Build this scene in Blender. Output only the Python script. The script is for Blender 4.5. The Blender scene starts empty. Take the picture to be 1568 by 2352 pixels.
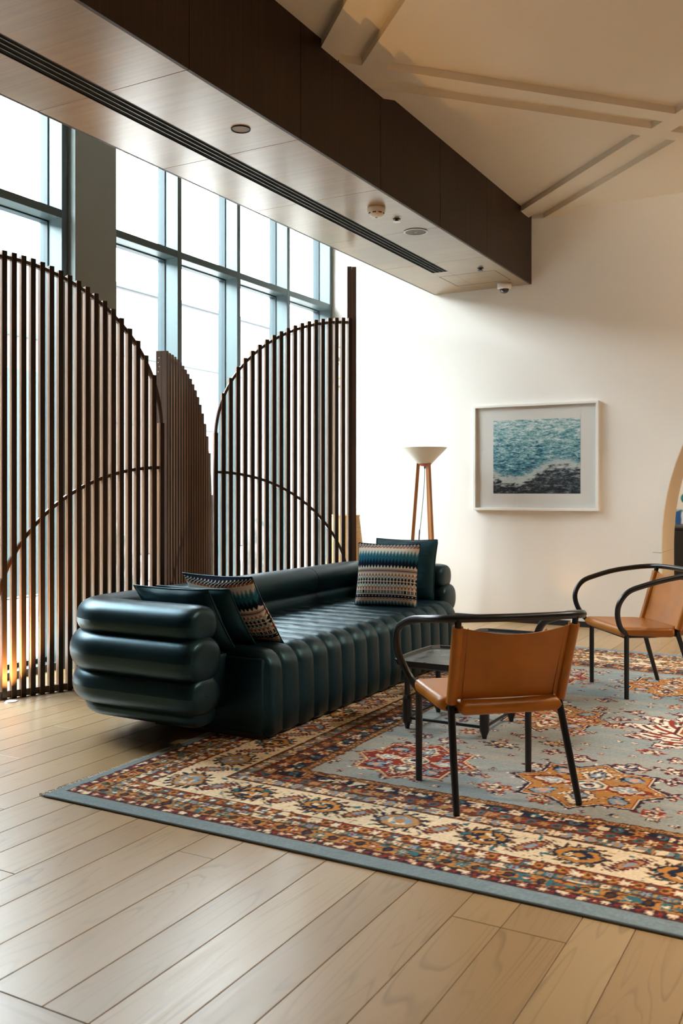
import bpy, bmesh, math, random
import numpy as np
from mathutils import Vector, Matrix
random.seed(7)
S = bpy.context.scene
COL = S.collection
PI = math.pi

# ------------------------------------------------------------------ camera, world, exposure
FPX = 2141.0                       # focal length in pixels of the 1568x2352 frame
YAW = math.atan((1980 - 784) / FPX)
cam_d = bpy.data.cameras.new('camera')
cam = bpy.data.objects.new('camera', cam_d); COL.objects.link(cam)
cam.location = (0, 0, 1.2)
cam.rotation_euler = (PI / 2, 0, YAW)
cam_d.sensor_fit = 'HORIZONTAL'; cam_d.sensor_width = 24.0
cam_d.lens = 24.0 * FPX / 1568
cam_d.shift_y = -46 / 1568
cam_d.clip_start = 0.05; cam_d.clip_end = 200
cam_d.dof.use_dof = True; cam_d.dof.focus_distance = 4.6; cam_d.dof.aperture_fstop = 4.5
S.camera = cam

world = bpy.data.worlds.new('overcast_sky'); S.world = world
world.use_nodes = True
bg = world.node_tree.nodes['Background']
bg.inputs['Color'].default_value = (0.90, 0.96, 1.0, 1)
bg.inputs['Strength'].default_value = 27.0

def portal(loc, rot, sx, sy):
    l = bpy.data.lights.new('window_portal', 'AREA'); l.shape = 'RECTANGLE'; l.size = sx; l.size_y = sy
    l.cycles.is_portal = True
    o = bpy.data.objects.new('window_portal', l); COL.objects.link(o)
    o.location = loc; o.rotation_euler = rot
portal((-5.06, 6.66, 2.1), (0, -PI / 2, 0), 4.2, 3.2)
portal((-5.06, 3.8, 2.1), (0, -PI / 2, 0), 4.2, 1.7)

vs = S.view_settings
vs.view_transform = 'Standard'; vs.look = 'None'; vs.gamma = 1.0; vs.use_curve_mapping = False
vs.exposure = 0.0
try:
    S.cycles.use_denoising = True
    S.cycles.diffuse_bounces = 6; S.cycles.max_bounces = 14
    S.cycles.transparent_max_bounces = 12
    S.cycles.sample_clamp_indirect = 8.0
    S.cycles.caustics_reflective = False; S.cycles.caustics_refractive = False
except Exception:
    pass

# ------------------------------------------------------------------ helpers
def srgb(h):
    if isinstance(h, str):
        h = [int(h[i:i + 2], 16) / 255 for i in (0, 2, 4)]
    else:
        h = [c / 255 for c in h]
    return tuple(c / 12.92 if c <= .04045 else ((c + .055) / 1.055) ** 2.4 for c in h)

class MB:
    """collects vertices and faces of ONE mesh"""
    def __init__(s): s.v = []; s.f = []
    def add(s, vs_, fs_):
        b = len(s.v); s.v += [tuple(p) for p in vs_]; s.f += [tuple(i + b for i in q) for q in fs_]
        return s
    def box(s, x0, x1, y0, y1, z0, z1, bev=0.0):
        if bev <= 0:
            v = [(x, y, z) for z in (z0, z1) for y in (y0, y1) for x in (x0, x1)]
            f = [(0, 2, 3, 1), (4, 5, 7, 6), (0, 1, 5, 4), (2, 6, 7, 3), (0, 4, 6, 2), (1, 3, 7, 5)]
            return s.add(v, f)
        bm = bmesh.new()
        bmesh.ops.create_cube(bm, size=1)
        for p in bm.verts:
            p.co = ((x0 + x1) / 2 + p.co.x * (x1 - x0), (y0 + y1) / 2 + p.co.y * (y1 - y0), (z0 + z1) / 2 + p.co.z * (z1 - z0))
        bmesh.ops.bevel(bm, geom=list(bm.edges), offset=bev, segments=2, affect='EDGES', profile=.5)
        return s.bm(bm)
    def bm(s, bm):
        bm.verts.index_update()
        s.add([tuple(p.co) for p in bm.verts], [[p.index for p in q.verts] for q in bm.faces]); bm.free(); return s
    def prism(s, poly, z0, z1):
        n = len(poly)
        s.add([(x, y, z0) for x, y in poly] + [(x, y, z1) for x, y in poly],
              [tuple(range(n))[::-1], tuple(range(n, 2 * n))] + [(i, (i + 1) % n, n + (i + 1) % n, n + i) for i in range(n)])
        return s
    def lathe(s, prof, seg=24, c=(0, 0, 0), closed=False):
        n = len(prof); v = []; f = []
        for i in range(seg):
            a = 2 * PI * i / seg
            for r, z in prof: v.append((c[0] + r * math.cos(a), c[1] + r * math.sin(a), c[2] + z))
        for i in range(seg):
            j = (i + 1) % seg
            for k in range(n - 1):
                f.append((i * n + k, j * n + k, j * n + k + 1, i * n + k + 1))
        if closed:
            f.append(tuple(i * n for i in range(seg))[::-1]); f.append(tuple(i * n + n - 1 for i in range(seg)))
        return s.add(v, f)
    def tube(s, pts, r, seg=10, cap=True):
        P = [Vector(p) for p in pts]; n = len(P)
        R = r if isinstance(r, (list, tuple)) else [r] * n
        T = []
        for i in range(n):
            a = P[max(i - 1, 0)]; b = P[min(i + 1, n - 1)]; T.append((b - a).normalized())
        u = T[0].orthogonal().normalized(); v = []; f = []
        for i in range(n):
            u = (u - T[i] * u.dot(T[i])).normalized(); w = T[i].cross(u)
            for k in range(seg):
                a = 2 * PI * k / seg
                v.append(P[i] + (u * math.cos(a) + w * math.sin(a)) * R[i])
        for i in range(n - 1):
            for k in range(seg):
                k2 = (k + 1) % seg
                f.append((i * seg + k, i * seg + k2, (i + 1) * seg + k2, (i + 1) * seg + k))
        if cap:
            f.append(tuple(range(seg))[::-1]); f.append(tuple((n - 1) * seg + k for k in range(seg)))
        return s.add(v, f)
    def grid(s, V, nu, nv, closed_u=False):
        f = []
        for i in range(nu - (0 if closed_u else 1)):
            for j in range(nv - 1):
                i2 = (i + 1) % nu
                f.append((i * nv + j, i2 * nv + j, i2 * nv + j + 1, i * nv + j + 1))
        return s.add(V, f)
    def mesh(s, name, mat, smooth=False):
        m = bpy.data.meshes.new(name); m.from_pydata(s.v, [], s.f); m.update()
        if smooth is True:
            m.polygons.foreach_set('use_smooth', [True] * len(m.polygons))
        elif smooth:
            m.polygons.foreach_set('use_smooth', [True] * len(m.polygons)); m.set_sharp_from_angle(angle=math.radians(smooth))
        if mat: m.materials.append(mat)
        return m
    def build(s, name, mat, parent=None, smooth=False, loc=None):
        return link(name, s.mesh(name, mat, smooth), parent, loc)

def link(name, mesh, parent=None, loc=None):
    o = bpy.data.objects.new(name, mesh); COL.objects.link(o)
    if parent is not None: o.parent = parent
    if loc is not None: o.location = loc
    return o
def tag(o, label, cat=None, group=None, kind=None):
    o['label'] = label
    if cat: o['category'] = cat
    if group: o['group'] = group
    if kind: o['kind'] = kind
    return o
def struct(o, label=None):
    o['kind'] = 'structure'
    if label: o['label'] = label
    return o
def empty(name, loc=(0, 0, 0), rz=0):
    o = bpy.data.objects.new(name, None); COL.objects.link(o); o.location = loc; o.rotation_euler = (0, 0, rz)
    o.empty_display_size = .1
    return o
def copy_tree(o, parent=None):
    c = o.copy(); COL.objects.link(c); c.parent = parent
    for ch in list(o.children):
        copy_tree(ch, c)
    return c
def catmull(pts, n=8):
    P = [Vector(p) for p in pts]; out = []
    for i in range(len(P) - 1):
        a = P[i - 1] if i else P[0] * 2 - P[1]; b = P[i]; c = P[i + 1]
        d = P[i + 2] if i + 2 < len(P) else P[-1] * 2 - P[-2]
        for k in range(n):
            t = k / n
            out.append(.5 * ((2 * b) + (c - a) * t + (2 * a - 5 * b + 4 * c - d) * t * t + (3 * b - a - 3 * c + d) * t ** 3))
    out.append(P[-1]); return out

# ------------------------------------------------------------------ materials
def mat(name, col, rough=.5, metal=0, spec=.5, coat=0, coat_rough=.1):
    m = bpy.data.materials.new(name); m.use_nodes = True
    b = m.node_tree.nodes['Principled BSDF']
    b.inputs['Base Color'].default_value = (*col, 1); b.inputs['Roughness'].default_value = rough
    b.inputs['Metallic'].default_value = metal; b.inputs['Specular IOR Level'].default_value = spec
    b.inputs['Coat Weight'].default_value = coat; b.inputs['Coat Roughness'].default_value = coat_rough
    return m
def N(m, t): return m.node_tree.nodes.new(t)
def L(m, a, b): m.node_tree.links.new(a, b)
def bsdf(m): return m.node_tree.nodes['Principled BSDF']
def ramp(m, fac, stops, interp='LINEAR'):
    r = N(m, 'ShaderNodeValToRGB'); L(m, fac, r.inputs['Fac']); r.color_ramp.interpolation = interp
    e = r.color_ramp.elements
    while len(e) < len(stops): e.new(.5)
    for k, (p, c) in enumerate(stops): e[k].position = p; e[k].color = (*c, 1)
    return r.outputs['Color']
def math_n(m, op, a, b=None):
    n = N(m, 'ShaderNodeMath'); n.operation = op
    for i, x in enumerate((a, b)):
        if x is None: continue
        if isinstance(x, (int, float)): n.inputs[i].default_value = x
        else: L(m, x, n.inputs[i])
    return n.outputs[0]
def coords(m, scale=(1, 1, 1), kind='Object', rnd=0.0):
    tc = N(m, 'ShaderNodeTexCoord'); mp = N(m, 'ShaderNodeMapping'); mp.inputs['Scale'].default_value = scale
    out = tc.outputs[kind]
    if rnd:
        oi = N(m, 'ShaderNodeObjectInfo'); vm = N(m, 'ShaderNodeVectorMath'); vm.operation = 'MULTIPLY_ADD'
        cb = N(m, 'ShaderNodeCombineXYZ')
        for k in range(3): L(m, oi.outputs['Random'], cb.inputs[k])
        L(m, cb.outputs[0], vm.inputs[0]); vm.inputs[1].default_value = (rnd, rnd * 1.7, rnd * 2.3); L(m, out, vm.inputs[2])
        out = vm.outputs[0]
    L(m, out, mp.inputs['Vector']); return mp.outputs[0]
def noise(m, vec, scale=5, detail=4, rough=.5, dist=0):
    n = N(m, 'ShaderNodeTexNoise'); L(m, vec, n.inputs['Vector']); n.inputs['Scale'].default_value = scale
    n.inputs['Detail'].default_value = detail; n.inputs['Roughness'].default_value = rough; n.inputs['Distortion'].default_value = dist
    return n.outputs['Fac']
def bump(m, h, strength=.1, dist=.01):
    b = N(m, 'ShaderNodeBump'); b.inputs['Strength'].default_value = strength; b.inputs['Distance'].default_value = dist
    L(m, h, b.inputs['Height']); L(m, b.outputs[0], bsdf(m).inputs['Normal'])
def mix(m, fac, a, b, mode='MIX'):
    n = N(m, 'ShaderNodeMix'); n.data_type = 'RGBA'; n.blend_type = mode
    for i, x in ((0, fac), (6, a), (7, b)):
        if isinstance(x, (int, float)): n.inputs[i].default_value = x
        elif isinstance(x, tuple): n.inputs[i].default_value = (*x, 1)
        else: L(m, x, n.inputs[i])
    return n.outputs[2]

def plaster(name, col):
    m = mat(name, col, .85, spec=.25)
    v = coords(m); n = noise(m, v, 1.3, 5)
    c = ramp(m, n, [(.3, tuple(x * .97 for x in col)), (.7, col)]); L(m, c, bsdf(m).inputs['Base Color'])
    bump(m, noise(m, v, 60, 3), .04, .004)
    return m
M = {}
M['wall'] = plaster('white_plaster', srgb('F4EFE8'))
M['ceiling'] = plaster('ceiling_plaster', srgb('EFE6D6'))
M['pier'] = plaster('pier_plaster', srgb('9FAAA9'))

def oak(name, along='Y'):
    m = mat(name, (.5, .36, .22), .34, spec=.6, coat=.15, coat_rough=.3)
    sc = (3.2, .28, 1) if along == 'Y' else (.28, 3.2, 1)
    v = coords(m, sc, rnd=9.0)
    n1 = noise(m, v, 1.9, 2, .45, .6)
    g = math_n(m, 'FRACT', math_n(m, 'MULTIPLY', n1, 15))          # cathedral grain from contour lines
    g = ramp(m, g, [(0, (.42, .42, .42)), (.10, (1, 1, 1)), (.8, (.95, .95, .95)), (1, (.42, .42, .42))])
    sc2 = (60, 2.2, 1) if along == 'Y' else (2.2, 60, 1)
    v2 = coords(m, sc2, rnd=5.0); n2 = noise(m, v2, 1.0, 4, .6)
    oi = N(m, 'ShaderNodeObjectInfo')
    base = ramp(m, oi.outputs['Random'], [(0, srgb('A2835C')), (.45, srgb('AE9169')), (.75, srgb('9B7C54')), (1, srgb('B49A76'))])
    streak = ramp(m, n2, [(.3, (.93, .92, .91)), (.65, (1, 1, 1))])
    c = mix(m, .55, base, streak, 'MULTIPLY'); 
    blot = ramp(m, noise(m, coords(m, (2.5, 1.0, 1) if along == 'Y' else (1, 2.5, 1), rnd=7.0), 2.0, 3), [(.45, (0, 0, 0)), (.75, (1, 1, 1))])
    fac = math_n(m, 'ADD', math_n(m, 'MULTIPLY', blot, .50), .18)
    c = mix(m, fac, c, g, 'MULTIPLY')
    L(m, c, bsdf(m).inputs['Base Color'])
    r = ramp(m, n2, [(.2, (.27,) * 3), (.8, (.38,) * 3)]); L(m, r, bsdf(m).inputs['Roughness'])
    bump(m, n2, .06, .002)
    return m
M['oak'] = oak('oak_floor'); M['oak_x'] = oak('oak_floor_cross', 'X')

def veneer(name, dark, light, axis, rough, spec=.5, coat=0.0):
    m = mat(name, dark, rough, spec=spec, coat=coat, coat_rough=.25)
    sc = [55, 55, 55]; sc[axis] = 1.2
    n = noise(m, coords(m, tuple(sc), rnd=6.0), 1.0, 5, .6)
    n2 = noise(m, coords(m, (3, 3, 3), rnd=3.0), 1.0, 2)
    c = ramp(m, n, [(.3, dark), (.7, light)])
    c = mix(m, .5, c, ramp(m, n2, [(.3, (.7, .7, .7)), (.7, (1.15, 1.1, 1.05))]), 'MULTIPLY')
    L(m, c, bsdf(m).inputs['Base Color']); bump(m, n, .06, .001)
    return m
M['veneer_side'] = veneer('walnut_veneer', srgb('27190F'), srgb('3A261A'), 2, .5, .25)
M['veneer_soffit_lit'] = veneer('walnut_soffit_lit', srgb('7F6547'), srgb('937850'), 0, .30, .6, .3)  # same walnut as the beam sides, lightened for the window light it catches
M['slat'] = veneer('walnut_slat', srgb('4A3428'), srgb('5E4536'), 2, .40, .5)
M['slat_face_shaded'] = veneer('walnut_slat_shaded_face', srgb('231812'), srgb('33241C'), 2, .45, .4)  # slat walnut darkened to paint in the backlit shade of the fronts
M['slat_side_lit'] = veneer('walnut_slat_lit_side', srgb('8C6A50'), srgb('A58165'), 2, .42, .5)  # same walnut lightened to paint in window light on the slat sides
M['lampwood'] = veneer('oiled_oak', srgb('A86B3C'), srgb('C08550'), 2, .45)

M['timber'] = veneer('low_bounce_timber', srgb('6A4C36'), srgb('7E5C42'), 2, .6, .3)  # dark wood put on unseen walls to lower the bounce light
M['gap'] = mat('dark_gap', (.006, .005, .004), .9, spec=.1)
M['black'] = mat('black_paint', (.01, .01, .011), .5)
M['frame'] = mat('teal_grey_aluminium', srgb('5C6B6D'), .38, metal=.25)
M['frame_dark'] = mat('dark_gasket', srgb('2F444A'), .5)
M['metal'] = mat('black_steel', (.010, .011, .012), .32, spec=.55)
M['blackwood'] = mat('black_stained_wood', (.010, .010, .011), .38)
M['white_plastic'] = mat('white_plastic', srgb('E8E2D8'), .45)
M['white_paint'] = mat('white_lacquer', srgb('F1EEE8'), .4)
M['grey_grille'] = mat('grey_grille', srgb('77716A'), .6)
M['steel'] = mat('brushed_steel', srgb('A9A7A2'), .35, metal=.9)
M['blade'] = mat('grey_blade', srgb('6E726D'), .4, metal=.4)
M['matboard'] = mat('mat_board', srgb('F0EEE9'), .9, spec=.2)

def glass(name, f0, tint=(1, 1, 1)):
    m = bpy.data.materials.new(name); m.use_nodes = True; nt = m.node_tree
    for n in list(nt.nodes):
        if n.type == 'BSDF_PRINCIPLED': nt.nodes.remove(n)
    out = [n for n in nt.nodes if n.type == 'OUTPUT_MATERIAL'][0]
    t = N(m, 'ShaderNodeBsdfTransparent'); t.inputs[0].default_value = (*tint, 1)
    g = N(m, 'ShaderNodeBsdfGlossy'); g.inputs['Roughness'].default_value = .0
    lw = N(m, 'ShaderNodeLayerWeight'); lw.inputs['Blend'].default_value = .5      # Schlick reflectance, same from both faces
    sch = math_n(m, 'ADD', math_n(m, 'MULTIPLY', math_n(m, 'POWER', lw.outputs['Facing'], 5.0), .9), f0)
    mx = N(m, 'ShaderNodeMixShader'); L(m, sch, mx.inputs[0])
    L(m, t.outputs[0], mx.inputs[1]); L(m, g.outputs[0], mx.inputs[2]); L(m, mx.outputs[0], out.inputs[0])
    return m
M['glass'] = glass('window_glass', .025, (.95, .985, .985))
M['picglass'] = glass('picture_glass', .03)

def leather(name, col, rough, scale=420, spec=.5, bs=.10, tint=(1, 1, 1)):
    m = mat(name, col, rough, spec=spec); bsdf(m).inputs['Specular Tint'].default_value = (*tint, 1)
    v = coords(m); vo = N(m, 'ShaderNodeTexVoronoi'); L(m, v, vo.inputs['Vector']); vo.inputs['Scale'].default_value = scale
    n = noise(m, v, 6, 4)
    c = ramp(m, n, [(.3, tuple(x * .8 for x in col)), (.7, tuple(x * 1.15 for x in col))]); L(m, c, bsdf(m).inputs['Base Color'])
    h = math_n(m, 'ADD', math_n(m, 'MULTIPLY', vo.outputs['Distance'], .3), noise(m, v, 9, 5, .6))
    bump(m, h, bs, .01)
    r = ramp(m, noise(m, v, 3, 3), [(.3, (rough * .85,) * 3), (.7, (rough * 1.15,) * 3)]); L(m, r, bsdf(m).inputs['Roughness'])
    return m
M['teal_leather'] = leather('dark_teal_leather', srgb('0A1D26'), .33, spec=.75, tint=(.36, .80, 1))
M['teal_pillow'] = leather('teal_pillow_leather', srgb('1B3B47'), .40, bs=.2, tint=(.5, .9, 1))
M['tan_leather'] = leather('cognac_leather', srgb('B56C16'), .38, bs=.05)

def vcol(name, rough=.9, bs=0.0, spec=.2):
    m = mat(name, (1, 1, 1), rough, spec=spec)
    a = N(m, 'ShaderNodeAttribute'); a.attribute_name = 'Col'; L(m, a.outputs['Color'], bsdf(m).inputs['Base Color'])
    if bs: bump(m, noise(m, coords(m), 350, 3), bs, .003)
    return m
M['rug'] = vcol('wool_rug', .95, .5, .1)
M['weave'] = vcol('woven_cushion', .9, .3, .1)
def set_col(mesh, rgb):
    a = mesh.color_attributes.new('Col', 'FLOAT_COLOR', 'POINT')
    buf = np.ones((len(mesh.vertices), 4), np.float32); buf[:, :3] = rgb; a.data.foreach_set('color', buf.ravel())

def emit(name, col, s):
    m = bpy.data.materials.new(name); m.use_nodes = True; b = bsdf(m)
    b.inputs['Base Color'].default_value = (*col, 1); b.inputs['Emission Color'].default_value = (*col, 1); b.inputs['Emission Strength'].default_value = s
    return m
M['lens'] = emit('warm_uplight_lens', (1, .80, .52), 6)
M['lens2'] = emit('warm_downlight_lens', (1, .80, .55), 8)

# ------------------------------------------------------------------ floor
XW = -4.9          # glass plane of the window wall
YF = 8.28          # far wall
b = MB().box(-4.98, 6.0, -4.2, 13.0, -.2, -.012)
floor = struct(b.build('floor', M['oak']), 'pale oak plank floor')
def plank_mesh(w, l, m):
    return MB().box(0, w, 0, l, -.0118, 0, .0014).mesh('plank', m)
pm = {}
x = -1.669 - .327 * 10
k = 0
while x < 0.95:
    w = .145 if k % 2 == 0 else .182
    y = 1.556
    first = True
    while y < YF - .05:
        l = random.choice((1.1, 1.5, 1.9, 2.3)) if not first else random.choice((.5, .9, 1.4, 1.9))
        first = False
        if y + l > YF - .25: l = YF - y
        key = (w, round(l, 3))
        if key not in pm: pm[key] = plank_mesh(w - .0022, l - .0022, M['oak'])
        if x > -4.97: link('plank', pm[key], floor, (x + .0011, y + .0011, 0))
        y += l
    x += w; k += 1
y = 1.556; k = 0
while y > .75:
    w = .182 if k % 2 else .145
    x0 = -3.0 - .6 * (k % 3)
    while x0 < .9:
        key = ('x', w)
        if key not in pm: pm[key] = MB().box(0, 1.7978, 0, w - .0022, -.0118, 0, .0014).mesh('plank', M['oak_x'])
        link('plank', pm[key], floor, (x0 + .0011, y - w + .0011, 0)); x0 += 1.8
    y -= w; k += 1

# ------------------------------------------------------------------ walls
ZC = 3.73; ZR = 3.682
# far wall with an arched opening
AC, AZ, ARO, ARI = .70, .75, 2.27, 2.197
def arch_pts(R, n=40):
    p = [(AC - R, 0.0)]
    for i in range(n + 1):
        a = PI - PI * i / n; p.append((AC + R * math.cos(a), AZ + R * math.sin(a)))
    p.append((AC + R, 0.0)); return p
def wall_with_arch(y0, y1, x0, x1, z1, R):
    inner = arch_pts(R); n = len(inner)
    outer = []
    for (ax, az) in inner:
        if az == 0: outer.append((x0 if ax < AC else x1, 0.0))
        else:
            dx, dz = ax - AC, max(az - AZ, 0)
            t = 1e9
            if dx < -1e-6: t = min(t, (x0 - AC) / dx)
            if dx > 1e-6: t = min(t, (x1 - AC) / dx)
            if dz > 1e-6: t = min(t, (z1 - AZ) / dz)
            outer.append((AC + dx * t, AZ + dz * t))
    # corners of the wall
    v = []; f = []
    for yy in (y0, y1):
        v += [(a, yy, c) for a, c in inner] + [(a, yy, c) for a, c in outer]
    for i in range(n - 1):
        f.append((i, i + 1, n + i + 1, n + i)); f.append((2 * n + i, 3 * n + i, 3 * n + i + 1, 2 * n + i + 1))
        f.append((i, 2 * n + i, 2 * n + i + 1, i + 1)); f.append((n + i, n + i + 1, 3 * n + i + 1, 3 * n + i))
    b = MB().add(v, f)
    # fill the two upper corners
    for sx, xx in ((0, x0), (1, x1)):
        cand = [i for i in range(n) if (outer[i][0] == xx if False else abs(outer[i][0] - xx) < 1e-6)]
        i = max(cand, key=lambda q: outer[q][1]); j = i + 1 if sx == 0 else i - 1
        pa, pb = outer[i], outer[j]
        for yy in (y0, y1):
            b.add([(pa[0], yy, pa[1]), (pb[0], yy, pb[1]), (xx, yy, z1)], [(0, 1, 2)])
    return b
wall_far = struct(wall_with_arch(YF, 8.9, -5.2, 6.0, 4.4, ARO).build('wall_back', M['wall']), 'white plastered end wall with arched opening')
# arch lining: white band and tan jamb in two lengths with a joint
M['jamb'] = plaster('jamb_plaster', srgb('CDB491'))
arch = struct(empty('trim_2', (AC, YF, 0)), 'white arch surround with tan lining')
def arch_band(name, m, z_lo, z_hi, R0, R1, y0, y1):
    pts = []
    n = 48
    if z_hi <= AZ:
        ring = [(-1, z_lo), (-1, z_hi)]
    else:
        ring = None
    bb = MB()
    def strip(seq):
        V = []
        for (o, i_) in seq:
            V += [(o[0], y0, o[1]), (i_[0], y0, i_[1]), (i_[0], y1, i_[1]), (o[0], y1, o[1])]
        F = []
        for q in range(len(seq) - 1):
            for e in range(4):
                F.append((q * 4 + e, q * 4 + (e + 1) % 4, q * 4 + 4 + (e + 1) % 4, q * 4 + 4 + e))
        F.append((0, 1, 2, 3)); F.append(tuple(4 * (len(seq) - 1) + e for e in (3, 2, 1, 0)))
        bb.add(V, F)
    if z_hi <= AZ:
        for sg in (-1, 1): strip([((sg * R0, z_lo), (sg * R1, z_lo)), ((sg * R0, z_hi), (sg * R1, z_hi))])
    else:
        seq = [((-R0, z_lo), (-R1, z_lo))]
        for i in range(n + 1):
            a = PI - PI * i / n
            seq.append(((R0 * math.cos(a), AZ + R0 * math.sin(a)), (R1 * math.cos(a), AZ + R1 * math.sin(a))))
        seq.append(((R0, z_lo), (R1, z_lo))); strip(seq)
    return bb.build(name, m, arch, 35)
arch_band('surround', M['white_paint'], .683, 9, ARO, ARI, -.008, .03)
arch_band('surround', M['white_paint'], 0, .68, ARO, ARI, -.008, .03)
arch_band('lining', M['jamb'], .683, 9, ARO, ARI + .002, .03, .62)
arch_band('lining', M['jamb'], 0, .68, ARO, ARI + .002, .03, .62)
bb = struct(MB().box(-4.72, AC - ARO, YF - .014, YF, 0, .05, .003).build('baseboard_back', M['black']), 'black baseboard along the end wall')

# room beyond the arch
struct(MB().box(-3.2, 6.0, 12.2, 12.4, 0, 4.4).build('wall_beyond', M['wall']), 'white wall of the room beyond the arch')
struct(MB().box(-3.2, -3.0, 8.9, 12.2, 0, 4.4).build('wall_beyond_side', M['wall']))
struct(MB().box(-3.2, 6.0, 8.9, 12.4, 4.0, 4.2).build('ceiling_beyond', M['ceiling']))

# right and rear walls (outside the frame), kept dark to cut bounce light
struct(MB().box(6.0, 6.2, -4.2, 12.4, 0, 4.4).build('wall_right', M['timber']))
struct(MB().box(-5.0, 6.2, -4.4, -4.2, 0, 4.4).build('wall_rear', M['timber']))

# ------------------------------------------------------------------ ceiling with diagonal double ribs
ceil = struct(MB().box(-2.9, 6.2, -4.4, YF + .3, ZC, ZC + .1).build('ceiling', M['ceiling']), 'white plaster ceiling with diagonal double ribs')
struct(MB().box(-5.2, -2.6, -4.4, YF + .3, 4.2, 4.3).build('ceiling_window_bay', M['ceiling']))
def rib(p, q, w, clipx=-2.637, zb=ZR):
    p = Vector(p); q = Vector(q); d = (q - p).normalized(); n = Vector((-d.y, d.x)) * w / 2
    poly = [p + n, p - n, q - n, q + n]
    a = sum(poly[i].x * poly[(i + 1) % 4].y - poly[(i + 1) % 4].x * poly[i].y for i in range(4))
    if a < 0: poly = poly[::-1]
    # clip at the beam face and at the far wall
    def clip(pl, fn, cut):
        out = []
        for i in range(len(pl)):
            A, B = pl[i], pl[(i + 1) % len(pl)]
            fa, fb = fn(A), fn(B)
            if fa >= 0: out.append(A)
            if fa * fb < 0: out.append(A + (B - A) * (fa / (fa - fb)))
        return out
    poly = clip(poly, lambda s: s.x - clipx, None); poly = clip(poly, lambda s: YF - s.y, None)
    MB().prism([(s.x, s.y) for s in poly], zb, ZC + .004).build('rib', M['ceiling'], ceil)
def rib_diag_minus(lo, hi, dz=0):     # X + Y constant
    c = (lo + hi) / 2; rib((-3.2, c + 3.2), (5.5, c - 5.5), (hi - lo) / math.sqrt(2), zb=ZR + dz)
def rib_diag_plus(y0, y1, dz=0):      # rising from the beam at Y = y0..y1
    c = (y0 + y1) / 2; s = 1.1
    rib((-3.2, c - s * .563), (5.0, c + s * 7.637), (y1 - y0) * math.cos(math.atan(s)), zb=ZR + dz)
for lo, hi in ((1.85, 2.04), (2.25, 2.46)): rib_diag_minus(lo, hi)
for lo, hi in ((5.335, 5.555), (5.75, 5.96)): rib_diag_minus(lo, hi, .0006)
for lo, hi in ((4.69, 4.885), (5.073, 5.268)): rib_diag_plus(lo, hi, .0003)
for lo, hi in ((1.85 - 3.4, 2.04 - 3.4), (2.25 - 3.4, 2.46 - 3.4)): rib_diag_minus(lo, hi)
for lo, hi in ((4.69 - 3.5, 4.885 - 3.5), (5.073 - 3.5, 5.268 - 3.5)): rib_diag_plus(lo, hi, .0003)

# ------------------------------------------------------------------ wood clad bulkhead beam
BX0, BX1, BZ = -3.60, -2.637, 3.097
beam = struct(MB().box(BX0 + .018, BX1 - .018, -4.2, YF, BZ + .017, 4.2).build('trim_1', M['gap']), 'dark wood clad bulkhead beam running to the end wall')
edges = [-4.2] + [7.12 - .95 * i for i in range(11, -1, -1)] + [YF]
G = .0015
def panel(x0, x1, y0, y1, z0, z1, m, name):
    cx, cy, cz = (x0 + x1) / 2, (y0 + y1) / 2, (z0 + z1) / 2
    return MB().box(x0 - cx, x1 - cx, y0 - cy, y1 - cy, z0 - cz, z1 - cz, .0012).build(name, m, beam, loc=(cx, cy, cz))
for i in range(len(edges) - 1):
    y0, y1 = edges[i] + G, edges[i + 1] - G
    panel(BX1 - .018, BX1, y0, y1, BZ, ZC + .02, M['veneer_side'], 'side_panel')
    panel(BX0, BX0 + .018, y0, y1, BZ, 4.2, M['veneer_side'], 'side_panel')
    panel(-3.111, BX1 - .0182, y0, y1, BZ, BZ + .017, M['veneer_soffit_lit'], 'soffit_panel')
    panel(BX0 + .0182, -3.251, y0, y1, BZ, BZ + .017, M['veneer_soffit_lit'], 'soffit_panel')
panel(-3.2505, -3.1115, 7.445, YF, BZ, BZ + .017, M['veneer_soffit_lit'], 'soffit_panel')
ap = MB()
for (x0, x1, y0, y1) in ((-3.26, -2.745, 7.600, 7.604), (-3.26, -2.745, 8.016, 8.020), (-3.26, -3.256, 7.6, 8.02), (-2.749, -2.745, 7.6, 8.02)):
    ap.box(x0, x1, y0, y1, BZ - .0006, BZ + .001)
ap.build('access_panel_gap', M['gap'], beam)
# linear slot diffuser
dif = tag(empty('slot_diffuser', (-3.181, 2.5, BZ)), 'long black linear air slot set in the beam underside', 'air vent')
MB().box(-.07, .07, -6.5, 4.945, .004, .017).build('housing', M['gap'], dif)
for xx in (-.0695, -.034, .002, .038, .0665):
    w = .003 if abs(xx) > .06 else .004
    MB().box(xx, xx + w, -6.5, 4.945, -.001, .012).build('blade', M['blade'] if abs(xx) < .06 else M['black'], dif)

# fittings on the beam underside
def fitting(name, x, y, label, cat):
    return tag(empty(name, (x, y, BZ)), label, cat)
t = fitting('smoke_detector', -2.835, 5.552, 'white domed smoke detector on the beam underside', 'smoke detector')
MB().lathe([(0, 0), (.058, 0), (.06, -.004), (.06, -.022), (.055, -.028)], 32).build('base', M['white_plastic'], t, 40)
MB().lathe([(.055, -.027), (.052, -.040), (.036, -.055), (.014, -.062), (0, -.062)], 32).build('dome', M['white_plastic'], t, 60)
for k in range(8):
    a = k * PI / 4 + .2
    bb = MB()
    V = []
    for j in range(5):
        aa = a + (j - 2) * .12
        for (r, z) in ((.0545, -.036), (.0515, -.0415)): V.append((r * math.cos(aa), r * math.sin(aa), z))
    bb.grid(V, 5, 2); bb.build('vent_slot', M['gap'], t)
MB().lathe([(0, -.068), (.006, -.067), (.007, -.061)], 10).build('indicator', M['steel'], t, True)
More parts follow.
